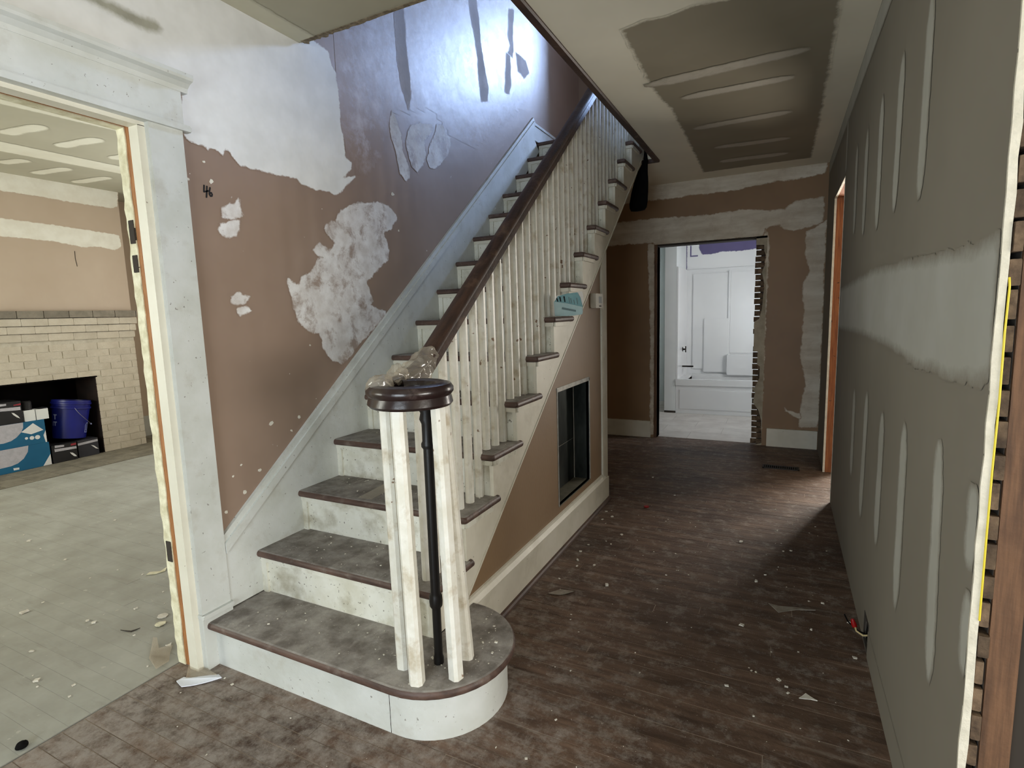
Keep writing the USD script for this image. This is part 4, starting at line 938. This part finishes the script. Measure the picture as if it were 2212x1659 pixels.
BX = -4.352
def carton(name, y0, y1, z0, z1, depth, m, label, cat='box', x=BX, rot=0.0, **kw):
    g = group(name, label=label, cat=cat, **kw)
    obj('carton', bx(x - depth, x, y0, y1, z0, z1, .003), m, g)
    return g
def print_on(g, name, pts, m, x=BX, lift=.0008):
    obj(name, prism(Polygon(pts).buffer(0), 0, x - .0005, x + lift), m, g)
def clip(pts, y0, y1, z0, z1): return list(Polygon(pts).buffer(0).intersection(sbox(y0, z0, y1, z1)).exterior.coords)[:-1]
g = carton('flooring_box', .93, 1.354, .006, .229, .36, M_teal, 'lower teal and white carton at the left of the hearth')
print_on(g, 'white_swoosh', clip([(.93, .245), (0.997, 0.242), (1.195, 0.229), (1.184, 0.17), (1.148, 0.115), (1.099, 0.08), (1.048, 0.067), (0.93, 0.063)], .931, 1.353, .008, .228), M_printgrey)
print_on(g, 'white_corner', clip([(1.36, 0.118), (1.36, -0.001), (1.283, 0.003), (1.323, 0.064)], .931, 1.3535, .007, .228), M_print)
print_on(g, 'white_tab', [(1.062, 0.045), (1.105, 0.041), (1.104, 0.022), (1.064, 0.023)], M_print)
g = carton('flooring_box', .94, 1.342, .230, .452, .36, M_teal, 'upper teal and white carton with a white diamond, stacked left of the blue bucket')
print_on(g, 'white_swoosh', clip([(.93, 0.462), (1.181, 0.45), (1.176, 0.401), (1.157, 0.363), (1.119, 0.323), (1.075, 0.297), (1.018, 0.286), (0.93, 0.296)], .941, 1.341, .231, .451), M_printgrey)
print_on(g, 'white_diamond', [(1.157, 0.363), (1.253, 0.431), (1.326, 0.352), (1.228, 0.329)], M_print, lift=.0012)
print_on(g, 'white_corner', clip([(1.342, 0.346), (1.342, 0.225), (1.331, 0.227), (1.32, 0.301)], .941, 1.3415, .231, .451), M_print)
for yy, zc2, r2 in ((1.189, .298, .012), (1.23, .294, .018), (1.273, .292, .020)):
    print_on(g, 'round_badge', [(yy + r2 * math.cos(a), zc2 + r2 * math.sin(a)) for a in np.linspace(0, 2 * np.pi, 17)[:-1]], M_print)
def black_box(y0, y1, z0, z1, depth, x, label, band, lab, red, slash, m=M_blackbox):
    g = carton('tile_box', y0, y1, z0, z1, depth, m, label, x=x)
    print_on(g, 'white_band', clip(band, y0, y1, z0, z1), M_printgrey, x)
    if lab: print_on(g, 'grey_label', clip(lab, y0, y1, z0, z1), M_printgrey, x)
    if red: print_on(g, 'red_label', clip(red, y0, y1, z0, z1), M_red, x)
    print_on(g, 'white_slash', clip(slash, y0, y1, z0, z1), M_print, x)
black_box(.90, 1.185, .4525, .655, .30, BX, 'black carton with a red label on top of the teal cartons', [(0.9, 0.612), (1.178, 0.601), (1.177, 0.57), (0.9, 0.588)], [(1.037, 0.645), (1.08, 0.643), (1.078, 0.626), (1.035, 0.625)], [(1.13, 0.625), (1.184, 0.632), (1.182, 0.616), (1.131, 0.617)], [(1.108, 0.556), (1.125, 0.55), (1.154, 0.516), (1.164, 0.493), (1.141, 0.508), (1.119, 0.533)])
black_box(1.368, 1.574, .006, .180, .34, BX, 'black carton with a red label under the blue bucket', [(1.389, 0.145), (1.572, 0.135), (1.572, 0.112), (1.39, 0.117)], [(1.395, 0.18), (1.472, 0.17), (1.47, 0.153), (1.394, 0.155)], [(1.528, 0.168), (1.574, 0.169), (1.571, 0.15), (1.526, 0.149)], [(1.511, 0.084), (1.536, 0.075), (1.562, 0.043), (1.563, 0.031), (1.542, 0.039), (1.521, 0.065)])
black_box(1.594, 1.775, .006, .178, .34, BX - .02, 'dark grey carton at the right end of the firebox, under the bucket', [(1.594, 0.153), (1.773, 0.162), (1.773, 0.139), (1.594, 0.130)], None, None, [(1.707, 0.112), (1.732, 0.103), (1.773, 0.058), (1.748, 0.067)], M_greybox)
cn = group('white_can', label='white labelled can with a black lid on the teal carton, left of its neighbour', cat='can')
obj('can_body', bx(BX - .10, BX - .01, 1.200, 1.284, .4525, .556, .006), M_canwhite, cn)
obj('lid', lathe([(.040, 0), (.040, .075), (.032, .084)], (BX - .055, 1.242, .556), 20), M_blackbox, cn, smooth=40)
cn = group('white_carton', label='small white carton between the black lidded can and the blue bucket', cat='box')
obj('carton', bx(BX - .12, BX - .012, 1.292, 1.388, .4525, .552, .002), M_canwhite, cn)
obj('flap', moved(bx(BX - .12, BX - .012, 1.330, 1.388, .552, .555, .0005), rx=.10, about=(0, 1.33, .552)), M_greybox, cn)
gb = group('grey_board', label='dark grey panel standing between the teal cartons and the bucket', cat='panel')
obj('panel', bx(BX - .24, BX - .13, 1.356, 1.384, .2, .52, .002), M_greybox, gb)
obj('foot', bx(BX - .24, BX - .13, 1.356, 1.366, .006, .2), M_greybox, gb)
bkx = UsdGeom.Xform.Define(stage, numbered('/World', 'bucket'))
bkx.AddTranslateOp().Set(Gf.Vec3d(-4.517, 1.594, .203)); bkx.AddRotateXOp().Set(-9.0)
bk = tag(bkx, 'blue plastic bucket with wire handle on black cartons in the fireplace', 'bucket')
obj('pail', lathe([(.128, 0), (.134, .004), (.150, .27), (.153, .30), (.163, .302), (.163, .318), (.155, .322), (.156, .345), (.165, .347), (.165, .362), (.159, .366), (.158, .385), (.150, .385), (.146, .30), (.126, .01)], (0, 0, 0), 40), M_blue, bk, smooth=35)
hp_ = []
for t in np.linspace(0, 1, 20):
    a = t * np.pi - .25
    hp_.append((.170 * math.cos(a), .170 * math.sin(a), .310 - .175 * math.sin(t * np.pi) ** .8))
obj('handle', tube(hp_, .0026, 6), M_wire, bk)
obj('grip', tube([hp_[7], hp_[8], hp_[9]], .007, 8), M_bucketmark, bk)
def wrap_mark(polys, name):
    # y is the angle round the pail (0 faces the room), z the height
    out = []
    for pg_ in polys:
        v, f = tri_poly(Polygon(pg_).segmentize(.06))
        V = []
        for q in (0, 1):
            for (a, z) in v:
                rad_ = .134 + .016 * np.clip(z / .27, 0, 1.1) + .0004 + .0012 * q
                V.append((rad_ * math.cos(a), rad_ * math.sin(a), z))
        n = len(v); out.append((np.array(V), np.vstack([f[:, ::-1], f + n])))
    obj(name, join(*out), M_bucketmark, bk)
def bar(y0, y1, z0, z1): return [(y0, z0), (y1, z0), (y1, z1), (y0, z1)]
wrap_mark([bar(-1.50, -1.22, .232, .244), bar(-1.40, -1.31, .192, .232)], 'letter_mark')
wrap_mark([bar(-1.58, -1.51, .128, .172)], 'letter_mark')
wrap_mark([bar(-1.48, -1.20, .160, .172), bar(-1.38, -1.30, .128, .160)], 'letter_mark')
wrap_mark([bar(.58, .62, .062, .132), bar(.58, .92, .058, .064), bar(.88, .92, .058, .150), [(.58, .130), (.62, .130), (.76, .156), (.72, .160)], bar(.74, .92, .150, .156), bar(.72, .76, .080, .134), bar(.72, .82, .078, .084)], 'house_mark')

# ================================================================== BATHROOM THINGS
tb = group('bathtub', label='white one piece bathtub and shower surround seen through the back doorway', cat='bathtub')
X0, X1, Y0, Y1 = .752, 2.40, 5.832, 6.578
obj('apron', join(bx(X0, X1, Y0, Y0 + .03, 0, .36, .004), bx(X0 + .05, X1 - .05, Y0 - .006, Y0 + .01, .06, .30, .006)), M_tub, tb)
obj('rim', cut([(X0, X1, Y0 - .012, Y1, .36, .435)], [(X0 + .10, X1 - .1, Y0 + .07, Y1 - .07, .3, .6)]), M_tub, tb)
obj('basin', join(bx(X0 + .1, X1 - .1, Y0 + .07, Y1 - .07, .08, .10), bx(X0 + .09, X0 + .1, Y0 + .07, Y1 - .07, .08, .40), bx(X1 - .1, X1 - .09, Y0 + .07, Y1 - .07, .08, .4), bx(X0 + .1, X1 - .1, Y1 - .08, Y1 - .07, .08, .4), bx(X0 + .1, X1 - .1, Y0 + .07, Y0 + .08, .08, .4)), M_tub, tb)
obj('back_panel', join(bx(X0, X1, Y1 - .03, Y1, .43, 1.84, .004), bx(X0 + .10, 1.30, Y1 - .045, Y1 - .028, .50, 1.78, .008), bx(1.325, X1 - .1, Y1 - .045, Y1 - .028, .72, 1.78, .008), bx(1.0, 1.30, Y1 - .062, Y1 - .04, .46, 1.18, .012), bx(1.30, X1 - .05, Y1 - .12, Y1 - .03, .43, .70, .012), bx(1.30, 1.324, Y1 - .06, Y1 - .03, .70, 1.80, .008)), M_tub, tb)
for xa in (X0, X1 - .02): obj('end_panel', bx(xa, xa + .02, Y0, Y1, .43, 1.84, .004), M_tub, tb)
obj('tap_handle', join(moved(lathe([(.03, 0), (.03, .006), (.012, .01), (.012, .045)], (0, 0, 0), 16), (X0 + .02, 6.2, .79), ry=math.pi / 2), bx(X0 + .055, X0 + .067, 6.19, 6.21, .75, .83, .003)), M_chrome, tb)
obj('spout', bx(X0 + .02, X0 + .16, 6.185, 6.215, .555, .575, .006), M_chrome, tb)

# ================================================================== SMALL THINGS ON THE FLOOR AND WALLS
rg = group('floor_register', label='dark metal floor register set in the boards near the far doorway', cat='floor register')
rx0, rx1, ry0, ry1 = 1.833, 2.105, 3.575, 3.675
obj('frame', join(bx(rx0, rx1, ry0, ry0 + .012, -.004, .005, .001), bx(rx0, rx1, ry1 - .012, ry1, -.004, .005, .001), bx(rx0, rx0 + .012, ry0, ry1, -.004, .005, .001), bx(rx1 - .012, rx1, ry0, ry1, -.004, .005, .001)), M_vent, rg)
for i in range(16):
    x = rx0 + .018 + i * .0155
    obj('louvre', bx(x, x + .007, ry0 + .010, ry1 - .010, -.003, .0035, .0008), M_vent, rg)
obj('well', bx(rx0 + .005, rx1 - .005, ry0 + .005, ry1 - .005, -.0045, .0012), M_black, rg)

ow = group('outlet_wiring', label='cut hole low in the right wall with loose wires and red wire cap', cat='electrical wiring')
obj('box_hole', bx(XR + .006, XR + .034, 1.07, 1.17, .018, .118), M_black, ow)
obj('hole_rim', prism(sbox(1.062, .008, 1.178, .128).difference(sbox(1.078, .022, 1.162, .112)), 0, XR - .001, XR + .004), M_gap, ow)
obj('wire', tube([(XR + .02, 1.12, .06), (XR - .01, 1.115, .055), (XR - .03, 1.13, .06), (XR - .034, 1.15, .07)], .0035, 6), M_copper, ow)
obj('wire', tube([(XR + .02, 1.13, .05), (XR - .02, 1.16, .045), (XR - .05, 1.21, .05), (XR - .06, 1.24, .062)], .003, 6), M_black, ow)
obj('wire_cap', moved(lathe([(.009, 0), (.010, .012), (.006, .03), (.004, .032)], (0, 0, 0), 12), (XR - .034, 1.15, .066), ry=-.3), M_redcap, ow, smooth=40)

cb = obj('electrical_cable', tube([(XR + .0122, -.0035, .74), (XR + .0118, -.004, .9), (XR + .0120, -.0035, 1.02), (XR + .0132, -.004, 1.14), (XR + .0126, -.0035, 1.26), (XR + .0138, -.0035, 1.335), (XR + .013, -.001, 1.35)], .0017, 8), M_yellow, smooth=True)
tag(cb, 'thin yellow cable running down the cut edge of the right hand drywall', 'cable')

def flat_piece(name, pts, m, label, cat, z0=.0008, h=.003, curl=.006, seed=0, grp=None):
    """thin scrap lying on the floor, its edge slightly lifted"""
    pg = Polygon(pts).buffer(0).segmentize(.02)
    if pg.geom_type != 'Polygon': pg = max(pg.geoms, key=lambda g_: g_.area)
    v, f = tri_poly(pg); n = len(v); c = np.array(pg.centroid.coords[0]); R = np.linalg.norm(v - c, axis=1).max()
    lift = curl * (np.linalg.norm(v - c, axis=1) / R) ** 2 * meshkit.noise(np.c_[v * 14, np.full(n, seed * 3.3)], seed)
    bot = np.c_[v, z0 + lift * .9]; top = np.c_[v, z0 + h + lift]
    F = [list(t[::-1]) for t in f] + [list(t + n) for t in f]
    ed = {}
    for t in f:
        for a, b in ((t[0], t[1]), (t[1], t[2]), (t[2], t[0])): ed[(a, b)] = 1
    for a, b in ed:
        if (b, a) not in ed: F += [[a, b, n + b], [a, n + b, n + a]]
    p = obj(name, (np.vstack([bot, top]), np.array(F)), m)
    tag(p, label, cat, grp)
    return p
flat_piece('paper_scrap', [(-0.012, -0.12), (-0.012, -0.093), (0.028, -0.076), (0.032, -0.064), (0.061, -0.045), (0.098, -0.029), (0.127, -0.038), (0.064, -0.101), (0.032, -0.129)], M_paper, 'narrow white strip of paper on the floor in front of the white door casing', 'paper', z0=.003, curl=.012, seed=1)
flat_piece('plastic_bag', [(-0.064, -0.04), (-0.02, -0.03), (0.024, -0.022), (.06, -.03), (0.098, -0.037), (0.054, -0.053), (0.001, -0.093)], M_film, 'clear plastic bag lying against the foot of the white door casing', 'plastic bag', z0=.002, h=.006, curl=.02, seed=2)
flat_piece('plastic_sheet', [(-0.264, -0.074), (-0.368, 0.003), (-0.355, 0.012), (-0.29, -0.02), (-0.258, 0.017), (-0.206, -0.027), (-0.156, -0.06), (-0.15, -0.112), (-0.196, -0.096)], M_film, 'torn clear plastic film on the grey floor just inside the left doorway', 'plastic sheet', h=.004, curl=.03, seed=3)
flat_piece('paint_flake', [(1.928, 1.326), (1.968, 1.318), (2.031, 1.335), (2.112, 1.338), (2.039, 1.316), (1.984, 1.276), (1.969, 1.262), (1.955, 1.285)], M_chipgrey, 'long pale torn strip on the dark boards near the right wall', 'debris', seed=4)
flat_piece('paint_flake', [(2.034, 0.715), (2.055, 0.751), (2.089, 0.724), (2.069, 0.726)], M_chipwhite, 'white three-pointed paper scrap on the dark boards near the right wall', 'debris', seed=5)
flat_piece('paint_flake', [(0.995, 1.015), (1.034, 1.073), (1.101, 1.076), (1.052, 1.025)], M_chipgrey, 'leaf shaped grey scrap on the boards beside the stair baseboard', 'debris', seed=6)
flat_piece('paint_flake', [(-1.027, 0.348), (-1.043, 0.374), (-1.002, 0.406), (-1.017, 0.449), (-0.978, 0.417), (-0.992, 0.376)], M_chip, 'cream curled scrap on the grey floor close to the door jamb', 'debris', seed=7)
flat_piece('splinter', [(-0.584, -0.010), (-0.532, 0.004), (-0.522, 0.037), (-.540, .008)], M_gap, 'dark splinter on the grey floor inside the left doorway', 'debris', seed=8)
flat_piece('paint_flake', [(-0.288, 0.004), (-0.283, 0.027), (-0.261, 0.01)], M_chipwhite, 'small white triangle of paint beside the chipped door jamb', 'debris', seed=9)
def disc(x, y, s, seed, e=1.0):
    r_ = np.random.default_rng(seed); n = 9
    return [(x + s * r_.uniform(.7, 1.05) * math.cos(a), y + s * e * r_.uniform(.7, 1.05) * math.sin(a)) for a in np.arange(n) / n * 2 * np.pi]
flat_piece('paint_flake', disc(-.529, .138, .024, 1), M_chipwhite, 'upper of two round white flakes on the grey floor by the door jamb', 'debris', seed=10)
flat_piece('paint_flake', disc(-.473, .094, .024, 2), M_chip, 'lower of two round white flakes on the grey floor by the door jamb', 'debris', seed=11)
# black lump on the threshold
lump = trimesh.creation.icosphere(2, .019); lv = np.array(lump.vertices) * [1, .72, .55]; lv += (meshkit.fbm(lv * 60, 3, 2)[:, None] - .5) * .012
p = obj('black_lump', (lv + [-.166, -.515, .009], np.array(lump.faces)), M_black, smooth=True); tag(p, 'small black lump on the threshold at the bottom left corner', 'debris')
# red scrap
flat_piece('red_scrap', disc(1.165, 2.32, .018, 5), M_redcap, 'small dark red scrap on the dark boards beyond the stair baseboard', 'debris', h=.006, seed=12)
# cream strip stuck on the third tread
p = obj('tape_strip', moved(bx(.335, .405, .500, .705, 3 * RS + .0004, 3 * RS + .002, .0004), rz=.10, about=(.37, .6, 0)), M_film); tag(p, 'strip of dusty clear tape stuck to the third tread', 'tape')
# plaster crumbs: too many to count
r = np.random.default_rng(33); crumbs, crumbs2, crumbs3 = [], [], []
big = [(0.985, 1.504, .011), (1.006, 1.399, .013), (1.025, 1.332, .009), (1.104, 1.378, .009), (0.998, 1.603, .008), (1.112, 1.663, .007), (1.002, 2.069, .012), (0.941, 2.14, .012), (1.133, 1.813, .011), (1.224, 1.203, .013), (1.297, 2.626, .01), (1.066, 2.991, .012), (1.774, 1.972, .014), (1.87, 1.519, .014), (2.024, 1.95, .009), (0.991, 1.172, .007), (2.143, 1.42, .010), (2.089, 1.178, .009), (1.833, 1.097, .014), (2.226, 1.037, .010), (1.973, 0.79, .010), (1.883, 0.806, .005), (1.898, 0.804, .005), (1.81, 0.685, .009), (2.001, 0.73, .007), (2.231, 1.295, .010), (-1.672, .268, .012), (-1.179, -.111, .02), (-.719, .126, .011), (-.769, -.249, .012), (-.815, -.026, .010), (-.771, -.023, .012)]
def crumb(x, y, s, z0=0.0):
    v = np.array(_TV) * [s, s * r.uniform(.5, .9), min(.004, s * .35)]; v += r.normal(0, s * .18, v.shape) * [1, 1, .2]
    a = r.uniform(0, 6.3); c, q = math.cos(a), math.sin(a); v = v @ np.array([[c, -q, 0], [q, c, 0], [0, 0, 1]]).T
    v[:, 2] += z0 - v[:, 2].min() + .0004
    return v + [x, y, 0], _TF
for x, y, s in big: (crumbs if x > -.13 else crumbs2).append(crumb(x, y, s * .62))
for _ in range(230):
    x, y = r.uniform(.05, 2.2), r.uniform(-.45, 2.6)
    if y > 0 and x < .93: continue
    if (x - .895) ** 2 + (y - .26) ** 2 < .28 ** 2: continue
    crumbs.append(crumb(x, y, abs(r.normal(.001, .0014)) + .0009))
for _ in range(70): crumbs2.append(crumb(r.uniform(-3.0, -.2), r.uniform(-.5, 1.8), abs(r.normal(.002, .003)) + .0012))
for _ in range(150):
    k = r.integers(1, 6); crumbs3.append(crumb(r.uniform(.1, .86), (k - 1) * G + r.uniform(.03, .24), abs(r.normal(.001, .0014)) + .0009, k * RS))
for _ in range(60):
    a, q = r.uniform(-1.4, 1.4), r.uniform(.03, .24); crumbs3.append(crumb(CX + q * math.cos(a), CY + q * math.sin(a), abs(r.normal(.001, .0014)) + .0008, RS))
for cr, lb in ((crumbs, 'plaster crumbs and paint chips scattered over the dark hall boards'), (crumbs2, 'pale crumbs scattered over the grey floor beyond the left doorway'), (crumbs3, 'fine white crumbs scattered on the lower stair treads')):
    tag(obj('plaster_crumbs', join(*cr), M_chipwhite), lb, 'debris', kind='stuff')
